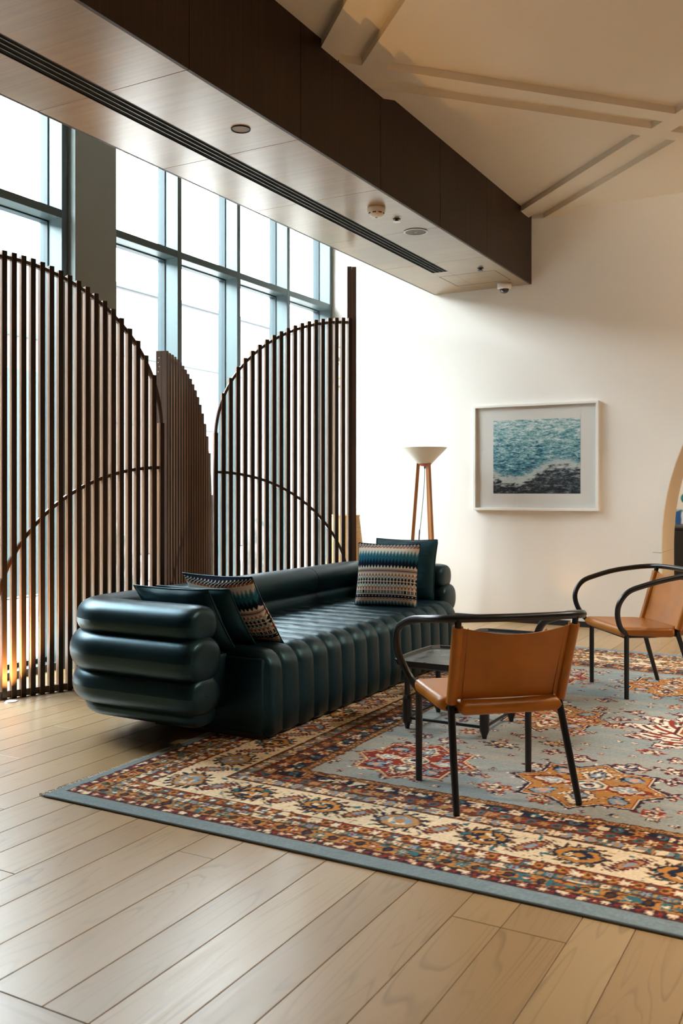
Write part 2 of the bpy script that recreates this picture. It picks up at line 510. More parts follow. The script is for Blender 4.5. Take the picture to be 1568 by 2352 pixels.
for x, y, lb in ((-2.824, 5.842, 'small sprinkler head between smoke detector and round speaker'), (-2.826, 7.473, 'small sprinkler head near the access panel')):
    t = fitting('sprinkler', x, y, lb, 'sprinkler')
    MB().lathe([(0, -.0005), (.026, -.0005), (.026, -.004), (.012, -.006), (.012, -.016), (0, -.016)], 20).build('escutcheon', M['black'], t, 40)
    MB().lathe([(0, -.018), (.022, -.018), (.025, -.021), (0, -.022)], 20).build('deflector', M['steel'] if y < 6 else M['black'], t, 40)
t = fitting('ceiling_speaker', -2.840, 6.192, 'round flush grey ceiling speaker on the beam underside', 'speaker')
MB().lathe([(0, -.001), (.086, -.001), (.088, -.004), (.080, -.007), (.076, -.006)], 40).build('rim', M['steel'], t, 40)
MB().lathe([(0, -.0062), (.06, -.0066), (.077, -.0055)], 40).build('grille', M['grey_grille'], t, True)
MB().box(-.008, .008, -.003, .003, -.0078, -.006).build('badge', M['steel'], t)
t = fitting('security_camera', -2.845, 8.13, 'white dome security camera near the end wall', 'camera')
MB().lathe([(0, 0), (.062, 0), (.064, -.004), (.064, -.038), (.056, -.050), (.044, -.052)], 32).build('housing', M['white_plastic'], t, 40)
MB().lathe([(.043, -.050), (.040, -.066), (.028, -.082), (.010, -.089), (0, -.09)], 28).build('dome', mat('smoked_dome', (.02, .022, .022), .08, spec=.8), t, True)
t = fitting('downlight', -2.834, 3.995, 'round recessed dark downlight on the beam underside', 'light fitting')
MB().lathe([(.040, .010), (.044, -.001), (.050, -.006), (.052, -.003), (.052, 0)], 28).build('trim_ring', M['black'], t, 50)
MB().lathe([(0, -.0012), (.044, -.0012)], 28).build('lens', M['grey_grille'], t)

# ------------------------------------------------------------------ window wall
wl = MB()
for (y0, y1) in ((4.65, 5.05), (-4.2, 2.975)): wl.box(-5.02, -4.67, y0, y1, 0, 4.2)  # long near stretch is unseen, closed to hold back window light
wl.box(-5.02, -4.72, -4.2, YF, 4.2, 4.4)
struct(wl.build('wall_left', M['pier']), 'pale plastered pier between the tall windows and unseen stretch closed against light')
def window(name, y_list, label):
    root = struct(empty(name, (-4.815, y_list[0], 0)), label)
    ox, oy = -4.815, y_list[0]
    mm = MB().box(-.042, .085, 0, .050, 0, 4.2, .002).mesh('mullion', M['frame'])
    gm = MB().box(-.11, -.040, -.010, .060, 0, 4.2).mesh('gasket', M['frame_dark'])
    for y in y_list:
        o = link('mullion', mm, root, (0, y - oy, 0)); link('gasket', gm, o)
    for i in range(len(y_list) - 1):
        a, c = y_list[i] + .0505, y_list[i + 1] - .0005
        MB().box(-.041, .083, a - oy, c - oy, 3.055, 3.112, .002).build('transom', M['frame'], root)
        MB().box(-.11, -.041, a - oy + .01, c - oy - .01, 3.045, 3.122).build('gasket', M['frame_dark'], root)
        MB().box(-.041, .060, a - oy, c - oy, 0, .045, .002).build('bottom_rail', M['frame'], root)
        MB().box(-.11, -.041, a - oy + .01, c - oy - .01, 0, .075).build('gasket', M['frame_dark'], root)
        for z0, z1 in ((.07, 3.05), (3.117, 4.2)):
            MB().box(-.079, -.073, a - oy + .008, c - oy - .008, z0, z1).build('pane', M['glass'], root)
    return root
sp = .8047
window('window_1', [4.587 - sp * k for k in range(2, -1, -1)], 'tall grey framed window bay left of the plaster pier')
window('window_2', [5.006 + sp * k for k in range(0, 5)], 'row of four tall grey framed windows reaching the end wall')

# ------------------------------------------------------------------ outside
M['paving'] = mat('pale_paving', srgb('E6E2DD'), .8)
M['render'] = plaster('pale_render', (.068, .060, .061))
M['render2'] = mat('grey_band', (.028, .040, .042), .8)
struct(MB().box(-40, -5.0, -25, 45, -.3, -.03).build('ground_outside', M['paving']), 'pale paved ground outside the windows')
bd = tag(empty('neighbouring_building', (-12.2, 10, 0)), 'pale rendered building across the paving outside the windows', 'building')
MB().box(-3, 0, -30, 30, 0, 5.05).build('wall', M['render'], bd)
MB().box(-3.1, .06, -30, 30, 5.05, 5.13).build('coping', M['render2'], bd)
MB().box(-.01, .03, -30, 30, 3.78, 3.86).build('string_course', M['render2'], bd)
MB().box(-.01, .03, -30, 30, 2.5, 2.56).build('string_course', M['render2'], bd)
M['teal_wall'] = mat('teal_screen_wall', (.021, .04, .043), .6)
gw = tag(MB().box(-8.6, -8.45, 1.0, 8.6, 0, 2.62, .01).build('garden_screen', M['teal_wall']), 'teal garden screen wall outside beyond the left windows', 'wall')
# rocky planting strip seen low between the slats
M['rock'] = mat('mossy_rock', srgb('9AA08E'), .9)
rc = ramp(M['rock'], noise(M['rock'], coords(M['rock']), 6, 5, .6), [(.38, (.018, .028, .022)), (.5, (.055, .053, .05)), (.6, (.1, .09, .085))]); L(M['rock'], rc, bsdf(M['rock']).inputs['Base Color'])
for i in range(7):
    bm = bmesh.new(); bmesh.ops.create_icosphere(bm, subdivisions=3, radius=1)
    rx, ry, rz = random.uniform(.3, .5), random.uniform(.55, .72), random.uniform(.45, .8)
    ph = random.uniform(0, 9)
    for v in bm.verts:
        c = v.co; s = 1 + .14 * math.sin(5 * c.x + ph) * math.cos(4 * c.y + ph) + .08 * math.sin(11 * c.z + 7 * c.x)
        v.co = Vector((c.x * rx * s, c.y * ry * s, max(c.z, -.3) * rz * s))
    zmin = min(v.co.z for v in bm.verts)
    for v in bm.verts: v.co.z -= zmin
    o = MB().bm(bm).build('boulder', M['rock'], smooth=True, loc=(-7.2 + random.uniform(-.3, .3), 2.0 + i * 1.75, -.035))
    tag(o, 'mossy pale boulder on the paving outside the windows', 'rock', 'boulders outside the windows')

# ------------------------------------------------------------------ folding slat screen
SW, SD = .029, .045
def slat_panel(name, p_short, p_tall, n, z_short, rise, low_top, low_rise, label, post=None, post_h=0):
    """vertical slats under a quarter arch, tall at one end, with a curved lower tie"""
    p0 = Vector((*p_short, 0)); p1 = Vector((*p_tall, 0)); a = (p1 - p0).length; t = (p1 - p0).normalized()
    ang = math.atan2(t.y, t.x)
    root = tag(empty(name, p0, ang), label, 'screen', 'panels of the folding slat screen')
    flip = 1
    pitch = a / (n - 1)
    def top(s): q = a - s; return z_short + rise * math.sqrt(max(0, 1 - (q / a) ** 2))
    def low(s): return low_top - low_rise * (1 - math.sqrt(max(0, 1 - (s / a) ** 2)))
    for k in range(n):
        s = k * pitch
        h = top(s)
        o = MB().box(-SW / 2, SW / 2, -SD / 2, SD / 2, 0, h, .0012).build('slat', M['slat_face_shaded'], root, loc=(s, 0, 0))
        o.data.materials.append(M['slat_side_lit'])
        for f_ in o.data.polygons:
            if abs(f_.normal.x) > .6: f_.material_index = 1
    def band(name, fn, s0, s1, off, m=60, hw=.010):
        V = []
        pts = []
        for i in range(m + 1):
            u = i / m
            s = s0 + (s1 - s0) * (u ** 2 if fn is top else 1 - (1 - u) ** 2)
            pts.append((s, fn(s) + off))
        for i, (s, z) in enumerate(pts):
            A = pts[max(i - 1, 0)]; B = pts[min(i + 1, m)]
            d = Vector((B[0] - A[0], B[1] - A[1])).normalized(); nx, nz = -d.y, d.x
            for (e, y) in ((hw, -.014), (hw, .014), (-hw, .014), (-hw, -.014)):
                V.append((s + nx * e, y, z + nz * e))
        F = []
        for i in range(m):
            for e in range(4): F.append((i * 4 + e, i * 4 + (e + 1) % 4, i * 4 + 4 + (e + 1) % 4, i * 4 + 4 + e))
        F += [(3, 2, 1, 0), tuple(m * 4 + e for e in range(4))]
        MB().add(V, F).build(name, M['slat'], root, 40)
    band('arch_rail', top, 0.0, a, -.034)
    band('tie_rail', low, 0, a * .999, 0)
    MB().box(0, a, -.013, .013, .006, .045).build('bottom_rail', M['slat'], root)
    return root
def WL(px, d):  # plan position at image column px and depth d
    lat = (px - 784) / FPX * d
    return (d * -math.sin(YAW) + lat * math.cos(YAW), d * math.cos(YAW) + lat * math.sin(YAW))
A_sh, A_ta = (-3.957, 4.690), (-4.368, 3.712)
slat_panel('slat_screen_panel', A_sh, A_ta, 20, 1.645, .952, 1.357, .95, 'tall walnut slat panel behind the near end of the sofa')
C_sh, C_ta = WL(495, 6.95), WL(802, 7.33)
slat_panel('slat_screen_panel', C_sh, C_ta, 20, 1.64, .925, 1.348, .95, 'tall walnut slat panel beside the end wall, under the beam')
B_sh, B_ta = WL(481, 6.98), WL(377, 6.13)
rb = slat_panel('slat_screen_panel', B_sh, B_ta, 19, 1.177, .945, 1.13, .95, 'lower narrow walnut slat panel seen nearly edge-on between two taller ones')
rd = None
D_ta = WL(807.5, 7.42); D_sh = WL(808.5, 8.25)
rd = slat_panel('slat_screen_panel', D_sh, D_ta, 17, 2.05, .92, 1.7, .95, 'tallest walnut slat panel, edge-on, only its thick post showing')
def post(root, w, dep, h, bolts=False, two=True):
    a = max(c.location.x for c in root.children if c.name.startswith('slat'))
    # two boards side by side closing the tall end
    MB().box(a + .016, a + .016 + dep, -w / 2, -.0006, 0, h, .0015).build('post', M['slat'], root)
    MB().box(a + .016, a + .016 + dep, .0006, w / 2, 0, h - (.0 if bolts else .003), .0015).build('post', M['slat'], root)
    if bolts:
        for k, z in enumerate((h - .046, h - .076, h - .104, h - .138)):
            y = -.021 if k % 2 else -.015
            o = MB().lathe([(0, .0025), (.003, .002), (.0035, 0)], 10).build('bolt', M['steel'], root, True)
            o.location = (a + .016 + dep, y, z); o.rotation_euler = (0, PI / 2, 0)
post(rb, .076, .03, 2.122, True)
post(rd, .072, .03, 2.985)
for z in (1.06, 1.14):
    MB().box(-.028, -.006, -.018, .018, z - .03, z + .03, .002).build('hinge', M['black'], rb)

# recessed floor uplights
def uplight(x, y, label, power):
    t = tag(empty('floor_uplight', (x, y, 0)), label, 'light fitting', 'recessed floor uplights')
    MB().lathe([(.030, .0006), (.031, .003), (.040, .0035), (.042, .0006)], 28).build('ring', M['steel'], t, 40)
    MB().lathe([(0, .0022), (.030, .0022)], 28).build('lens', M['lens'], t)
    l = bpy.data.lights.new('uplight_lamp', 'SPOT'); l.energy = power; l.color = (1, .50, .14); l.spot_size = math.radians(95); l.spot_blend = .8; l.shadow_soft_size = .025
    o = bpy.data.objects.new('uplight_lamp', l); COL.objects.link(o); o.parent = t; o.location = (0, 0, .02); o.rotation_euler = (PI, 0, 0)
uplight(-4.258, 3.74, 'glowing round uplight set in the floor before the slat screen', 160)
uplight(-2.264, 8.048, 'glowing round uplight set in the floor by the end wall', 3)

# ------------------------------------------------------------------ sofa
SX, SY = -3.0, 4.9
sofa = tag(empty('sofa', (SX, SY, .0095)), 'dark teal leather sofa with horizontal rolls and channelled seat', 'sofa')
SEAT = .420
def seat_profile():
    p = [(-3.34, SEAT), (-3.0, SEAT), (-2.75, SEAT - .002)]
    for i in range(9):
        a = PI / 2 * i / 8; p.append((-2.575 + .095 * math.sin(a), SEAT - .1 + .1 * math.cos(a) - .002))
    p += [(-2.476, .22), (-2.474, .12), (-2.480, .03), (-2.50, .018)]
    return p
NCH = 16; P = .149; Y0 = 3.708
prof = seat_profile()
# refine the profile
pr = []
for i in range(len(prof) - 1):
    a, c = Vector(prof[i]), Vector(prof[i + 1]); n = max(1, int((c - a).length / .05))
    for k in range(n): pr.append(a + (c - a) * k / n)
pr.append(Vector(prof[-1]))
nor = []
for i in range(len(pr)):
    d = (pr[min(i + 1, len(pr) - 1)] - pr[max(i - 1, 0)]).normalized(); nor.append(Vector((-d.y, d.x)))
def channel(first=False, last=False):
    V = []; NT = 13
    for i, (p, n) in enumerate(zip(pr, nor)):
        for j in range(NT):
            t = -1 + 2 * j / (NT - 1)
            yy = t * P / 2
            h = .021 * (max(0, 1 - abs(t) ** 2.6)) ** .6 - .010
            h += .0035 * math.sin(i * 1.7 + 9 * t) * (1 - t * t) * (1 if .25 < i / len(pr) < .55 else .25)
            if (first and t < 0) or (last and t > 0): h = .011 - .10 * abs(t) ** 5
            q = p + n * h
            V.append((q.x, yy, q.y))
    return MB().grid(V, len(pr), NT)
for k in range(NCH):
    random.seed(100 + k)
    cmesh = channel(k == 0, k == NCH - 1)
    cmesh.build('seat_channel', M['teal_leather'], sofa, True, loc=(-SX, Y0 + P * (k + .5) - SY, 0))
core = MB().box(-3.34 - SX, -2.505 - SX, Y0 - .002 - SY, Y0 + NCH * P + .002 - SY, .02, SEAT - .03, .02)
core.build('seat_core', M['teal_leather'], sofa, 30)
MB().box(-3.3 - SX, -2.72 - SX, 3.50 - SY, 6.30 - SY, .13, SEAT - .012, .03).build('seat_deck', M['teal_leather'], sofa, 30)
MB().box(-3.17 - SX, -2.51 - SX, 3.715 - SY, 6.085 - SY, 0, .13).build('plinth', M['blackwood'], sofa)
# wrap-around rolls
OY0, OY1, OX = 3.28, 6.43, -3.52
def roll(z0, z1, inset, T, xf, wob=0.0, pw=2.5):
    """one horizontal upholstered roll swept round back and arms"""
    r = .32 - inset
    yl, yr, xb = OY0 + inset, OY1 - inset, OX + inset
    path = []                                   # outer outline, from left arm front round to right arm front
    for i in range(13): path.append((xf + (xb + r - xf) * i / 12, yl, 0, -1))
    for i in range(1, 12):
        a = PI / 2 * i / 12; path.append((xb + r - r * math.sin(a), yl + r - r * math.cos(a), -math.sin(a), -math.cos(a)))
    for i in range(29): path.append((xb, yl + r + (yr - yl - 2 * r) * i / 28, -1, 0))
    for i in range(1, 12):
        a = PI / 2 * i / 12; path.append((xb + r - r * math.cos(a), yr - r + r * math.sin(a), -math.cos(a), math.sin(a)))
    for i in range(13): path.append((xb + r + (xf - xb - r) * i / 12, yr, 0, 1))
    # rounded ends: extend past the arm fronts
    ext = [(0.0, 1.0), (.022, .99), (.042, .965), (.058, .925), (.069, .87), (.077, .79), (.083, .66), (.086, .45), (.087, .2), (.0871, .002)]
    full = [(path[0][0] + e, path[0][1], 0, -1, s) for e, s in reversed(ext[1:])] + [(*p, 1.0) for p in path] + [(path[-1][0] + e, path[-1][1], 0, 1, s) for e, s in ext[1:]]
    NS = 28; V = []; h = (z1 - z0) / 2; zc = (z0 + z1) / 2
    for (x, y, nx, ny, s) in full:
        for k in range(NS):
            a = 2 * PI * k / NS; ca, sa = math.cos(a), math.sin(a)
            ex = math.copysign(abs(ca) ** (2 / pw), ca) * T / 2; ez = math.copysign(abs(sa) ** (2 / 2.3), sa) * h
            off = ex - T / 2
            off = -T / 2 + ex * s
            V.append((x + nx * off - SX, y + ny * off - SY, zc + ez * s))
    b = MB().grid([V[i * NS + k] for i in range(len(full)) for k in list(range(NS)) + [0]], len(full), NS + 1)
    n = len(full)
    b.f.append(tuple(range(NS))[::-1]); b.f.append(tuple((n - 1) * (NS + 1) + k for k in range(NS)))
    return b
for (z0, z1, inset, T, xf) in ((.486, .668, .032, .240, -2.715), (.308, .530, .0, .27, -2.69), (.163, .352, .012, .25, -2.69), (.100, .212, .075, .20, -2.73)):
    roll(z0, z1, inset, T, xf).build('roll', M['teal_leather'], sofa, True)
# seams across the back rolls
for yy in (4.30, 5.50):
    for (zc, h, x0, T) in ((.577, .091, OX + .032, .240), (.419, .111, OX, .27)):
        pts = []
        for k in range(13):
            a = -PI / 2 + PI * k / 12; ca, sa = math.cos(a), math.sin(a)
            pts.append((x0 + T / 2 + abs(ca) ** (2 / 2.5) * T / 2 - SX, yy - SY, zc + math.copysign(abs(sa) ** (2 / 2.3), sa) * h))
        MB().tube(pts, .0022, 6).build('seam', M['black'], sofa, True)

# ------------------------------------------------------------------ cushions
def pillow(w, h, T, n=40, piping=True, crease=0, seed=0, dense=None):
    n = dense or n
    rng = np.random.RandomState(seed)
    u = np.linspace(-1, 1, n); U, Vv = np.meshgrid(u, u, indexing='ij')
    prof_ = np.clip((1 - np.abs(U) ** 2.6), 0, 1) * np.clip((1 - np.abs(Vv) ** 2.6), 0, 1)
    Z = T / 2 * prof_ ** .55
    pin = 1 - .055 * (np.abs(U * Vv) ** 0) * 0
    # edges pulled in at mid sides, pointed corners
    X = U * w / 2 * (1 - .05 * (1 - Vv ** 2) * np.abs(U) ** 2)
    Y = Vv * h / 2 * (1 - .05 * (1 - U ** 2) * np.abs(Vv) ** 2)
    Wr = np.zeros_like(Z)
    for k in range(10):
        kx, ky = rng.uniform(-5, 5), rng.uniform(-5, 5); ph = rng.uniform(0, 6)
        Wr += np.sin(kx * U + ky * Vv + ph) * .0022
    edge = 1 - prof_
    Wr += crease * np.sin(9 * U + 3 * np.sin(4 * Vv + seed)) * edge * (prof_ > .0) * .5
    Z1 = Z + Wr * np.minimum(prof_ * 6, 1)
    V1 = np.stack([X, Z1, Y], -1).reshape(-1, 3); V2 = np.stack([X, -Z + Wr * np.minimum(prof_ * 6, 1), Y], -1).reshape(-1, 3)
    return V1, V2, U.ravel(), Vv.ravel(), n
def pillow_parts(name, label, group, w, h, T, loc, rot, material, seed=0, crease=.004, seams=False, pattern=None):
    root = tag(empty(name, loc), label, 'cushion', group); root.rotation_euler = rot
    n = 150 if pattern is not None else 44
    V1, V2, U, Vv, n = pillow(w, h, T, dense=n, seed=seed, crease=crease)
    V1[:, 2] += h / 2; V2[:, 2] += h / 2
    for V, flip in ((V1, 1), (V2, 0)):
        idx = np.arange(n * n).reshape(n, n)
        q = np.stack([idx[:-1, :-1], idx[1:, :-1], idx[1:, 1:], idx[:-1, 1:]], -1).reshape(-1, 4)
        if flip: q = q[:, ::-1]
        b = MB(); b.v = [tuple(p) for p in V.tolist()]; b.f = [tuple(p) for p in q.tolist()]
        me = b.mesh('cover', material, True)
        if pattern is not None: set_col(me, pattern(U, Vv))
        link('cover', me, root)
    # piping round the edge
    edge = [(x, y, z) for (x, y, z) in V1.reshape(n, n, 3)[:, 0]] + [tuple(p) for p in V1.reshape(n, n, 3)[-1, 1:]] + [tuple(p) for p in V1.reshape(n, n, 3)[::-1, -1][1:]] + [tuple(p) for p in V1.reshape(n, n, 3)[0, ::-1][1:]]
    edge = [(x, 0.0, z) for (x, y, z) in edge[::3]] + [(edge[-1][0], 0.0, edge[-1][2])]
    MB().tube(edge, .004 if pattern is None else .003, 6).build('piping', material if pattern is None else M['teal_leather'], root, True)
    if seams:
        for vv in (.45, -.10, -.6):
            j = int((vv + 1) / 2 * (n - 1))
            for V, s in ((V1, 1), (V2, -1)):
                ln = V.reshape(n, n, 3)[2:-2:2, j]
                MB().tube([(p[0], p[1] + s * .0006, p[2]) for p in ln], .0016, 5).build('seam', M['black'], root, True)
    return root
PAL = {k: np.array(srgb(v)) for k, v in dict(cream='E9E4D6', teal='2F6F86', ltteal='6FA0A8', navy='16202F', rust='BC6440', grey='A8BAB8', brown='8F6258', black='10151C', mid='1F4A5F').items()}
def tri(x): return 2 * np.abs(x - np.floor(x) - .5)      # 1 at integers, 0 between
def ikat(U, Vv):
    u = (U + 1) / 2; v = 1 - (Vv + 1) / 2
    c = np.tile(PAL['cream'], (len(u), 1)); n = 19
    t = tri(u * n); t2 = tri(u * n + .5)
    def put(mask, col): c[mask] = PAL[col]
    put(v < .015, 'navy')
    put((v < .065) & (((np.floor(u * n * 3) + np.floor(v * 110)) % 3) != 0), 'navy')
    put((v >= .065) & (v < .085) & (t < .8), 'rust')
    put((v > .125 + .065 * (1 - t)) & (v < .40), 'ltteal'); put((v > .165 + .06 * (1 - t)) & (v < .40), 'teal')
    put((v > .25 + .06 * (1 - t)) & (v < .40), 'mid'); put((v > .285 + .06 * (1 - t)) & (v < .42), 'navy')
    put((v > .365 + .05 * (1 - t2)) & (v < .43), 'cream')
    put((v > .425) & (v < .432), 'navy'); put((v > .438) & (v < .468), 'brown'); put((v > .474) & (v < .481), 'ltteal')
    put((v > .495) & (v < .535) & (t > .25 + 18 * (.535 - v) * .6), 'rust')
    put((v > .53) & (v < .565) & (t2 > .35), 'grey')
    a = np.abs(v - .61); put((a < .05) & (t > a * 14), 'black'); put((a < .05) & (t2 > .55 + a * 6), 'grey')
    put((a < .010), 'cream'); put((a < .007) & (t > .5), 'rust')
    put((v > .66) & (v < .70) & (t2 > .5), 'grey')
    put((v > .695) & (v < .735) & (t > .25 + 18 * (v - .695) * .6), 'rust')
    put((v > .75) & (v < .80) & (np.abs(t - .62) < .26), 'black'); put((v > .795) & (v < .805), 'ltteal')
    put((v > .815) & (v < .86), 'navy'); put((v > .83) & (v < .845) & (t > .6), 'cream')
    put((v > .868) & (v < .882) & (t < .7), 'rust')
    put((v > .905 + .05 * (1 - t)), 'ltteal'); put((v > .935 + .05 * (1 - t)), 'teal'); put((v > .972), 'navy')
    return c
def R_(d): return math.radians(d)
gL = 'cushions on the sofa'
# left end: two leather cushions and a patterned one leaning on the near arm
pillow_parts('cushion', 'plain teal leather cushion leaning on the near sofa arm', gL, .46, .385, .13, (-2.92, 3.75, .424), (R_(35), 0, 0), M['teal_pillow'], 3, .008)
pillow_parts('cushion', 'plain teal leather cushion squeezed between near leather and patterned cushions', gL, .44, .39, .11, (-2.885, 3.885, .424), (R_(38), 0, R_(2)), M['teal_pillow'], 5, .006)
pillow_parts('cushion', 'zigzag patterned cushion leaning on leather ones at the near end', gL, .44, .455, .13, (-2.80, 4.025, .424), (R_(37), 0, R_(-2)), M['weave'], 8, .002, pattern=ikat)
# right end
pillow_parts('cushion', 'teal leather cushion behind the upright patterned cushion at the far end', gL, .48, .44, .15, (-2.875, 6.035, .43), (R_(-12), 0, R_(3)), M['teal_pillow'], 11, .008, seams=True)
pillow_parts('cushion', 'upright zigzag patterned cushion at the far end of the sofa', gL, .435, .44, .15, (-2.785, 5.585, .424), (R_(-13), 0, R_(10)), M['weave'], 13, .002, pattern=ikat)

# ------------------------------------------------------------------ lounge chairs
def make_chair():
    root = empty('lounge_chair')
    hw = .245; yf = .22; yr = -.22
    def arm_half(sx):
        return [(sx * .245, .22, .372), (sx * .268, .268, .415), (sx * .300, .300, .490), (sx * .318, .296, .560), (sx * .326, .245, .625), (sx * .332, .150, .660),
                (sx * .334, .03, .690), (sx * .322, -.09, .708), (sx * .285, -.175, .718), (sx * .22, -.215, .722), (sx * .11, -.232, .723)]
    L_ = arm_half(-1); Rr = arm_half(1)[::-1]
    MB().tube(catmull(L_ + [(0, -.236, .723)] + Rr, 7), .0155, 12).build('arm_rail', M['metal'], root, True)
    for sx in (-1, 1):
        MB().tube([(sx * .245, yf, 0), (sx * .245, yf, .2), (sx * .245, yf, .375)], [.0135, .0145, .0145], 12).build('leg', M['metal'], root, 40)
        MB().tube([(sx * .248, yr, 0), (sx * .236, -.155, .2), (sx * .224, -.100, .375)], [.0125, .0145, .0145], 12).build('leg', M['metal'], root, 40)
        o = MB().tube([(sx * .224, -.100, .37), (sx * .230, -.155, .54), (sx * .238, -.212, .722)], .0135, 12).build('upright', M['metal'], root, True)
        MB().tube([(sx * .245, yf, .362), (sx * .238, .06, .358), (sx * .224, -.100, .362)], .0115, 10).build('seat_rail', M['metal'], root, True)
    MB().tube([(-.224, -.100, .356), (.224, -.100, .356)], .0115, 10).build('seat_rail', M['metal'], root, True)
    MB().tube([(-.245, yf, .356), (.245, yf, .356)], .0115, 10).build('seat_rail', M['metal'], root, True)
    # seat: rounded leather pad with notched corners
    nu, nv = 41, 33; V = []
    x0, x1, y0, y1 = -.262, .262, -.165, .262
    th = .056
    def pt(u, v, side):
        x = x0 + (x1 - x0) * u; y = y0 + (y1 - y0) * v
        ex = min(u, 1 - u) * (x1 - x0); ey = min(v, 1 - v) * (y1 - y0); r = .027
        e = 1.0
        def rnd(d): 
            d = min(d / r, 1); return math.sqrt(max(0, 1 - (1 - d) ** 2))
        e = rnd(ex) * rnd(ey)
        sag = -.012 * math.sin(PI * u) * math.sin(PI * v)
        zc = .372 + .014 * v
        # notches where legs and arms pass
        cx_, cy_ = abs(x) - .245, y
        f = min(max((y + .105) / .05, 0), 1); f = f * f * (3 - 2 * f)
        x *= (.205 + (.262 - .205) * f) / .262
        return (x, y, zc + sag * .7 + side * th / 2 * e)
    top_ = [pt(1 - (1 - math.cos(PI * i / (nu - 1))) / 2, (1 - math.cos(PI * j / (nv - 1))) / 2, 1) for i in range(nu) for j in range(nv)]
    bot_ = [pt((1 - math.cos(PI * i / (nu - 1))) / 2, (1 - math.cos(PI * j / (nv - 1))) / 2, -1) for i in range(nu) for j in range(nv)]
    b = MB().grid(top_, nu, nv); b.grid(bot_, nu, nv)
    b.build('seat', M['tan_leather'], root, True)
    # backrest: leather panel slung between sleeves on the uprights
    def up(sx, z):   # centre of the upright at height z
        if z < .54: t = (z - .37) / .17; return Vector((sx * (.224 + .006 * t), -.100 - .055 * t, z))
        t = (z - .54) / .182; return Vector((sx * (.230 + .008 * t), -.155 - .057 * t, z))
    nu, nv = 25, 15
    for off, nm in ((0, 'backrest'),):
        V = []; b = MB()
        for side in (1, -1):
            V = []
            for i in range(nu):
                u = i / (nu - 1)
                for j in range(nv):
                    v = j / (nv - 1)
                    zt = .688 - .030 * math.sin(PI * u); zb = .402
                    z = zb + (zt - zb) * v
                    a = up(-1, z); c = up(1, z); p = a + (c - a) * u
                    p.y -= .030 * math.sin(PI * u) * (.35 + .65 * v) + .004 * side
                    V.append(p)
            b.grid(V, nu, nv)
            if side == 1: b.f = [q[::-1] for q in b.f]
        n0 = nu * nv
        for i in range(nu - 1):
            for j in (0, nv - 1):
                q = (i * nv + j, (i + 1) * nv + j, n0 + (i + 1) * nv + j, n0 + i * nv + j); b.f.append(q)
        b.build(nm, M['tan_leather'], root, 50)
    for sx in (-1, 1):
        pts = [up(sx, z) for z in (.388, .46, .54, .62, .690)]
        s = MB().tube(pts, .0215, 14).build('sleeve', M['tan_leather'], root, 50)
        pts = []
        for z in (.392, .46, .54, .62, .684):
            p = up(sx, z); p.x -= sx * .038; p.y -= .008 + .0015; pts.append(p)
        MB().tube(pts, .0022, 6).build('stitched_seam', M['tan_leather'], s, True)
        MB().tube([(sx * .224, -.102, .384), (sx * .224, -.100, .394)], .006, 8).build('ferrule', M['steel'], root, True)
    return root
chair = make_chair()
tag(chair, 'cognac leather armchair with black tube frame, seen from behind', 'chair', 'cognac leather armchairs')
chair.location = (-1.272, 3.530, .0105); chair.rotation_euler = (0, 0, math.atan2(.653, .757) + R_(2.3))
ch2 = copy_tree(chair); ch2['label'] = 'cognac leather armchair by the arch, facing left, cut by the picture edge'
fx, fy = -.795, -.607
ch2.rotation_euler = (0, 0, math.atan2(fy, fx) - PI / 2)
ch2.location = (-1.156, 5.800, .0105)

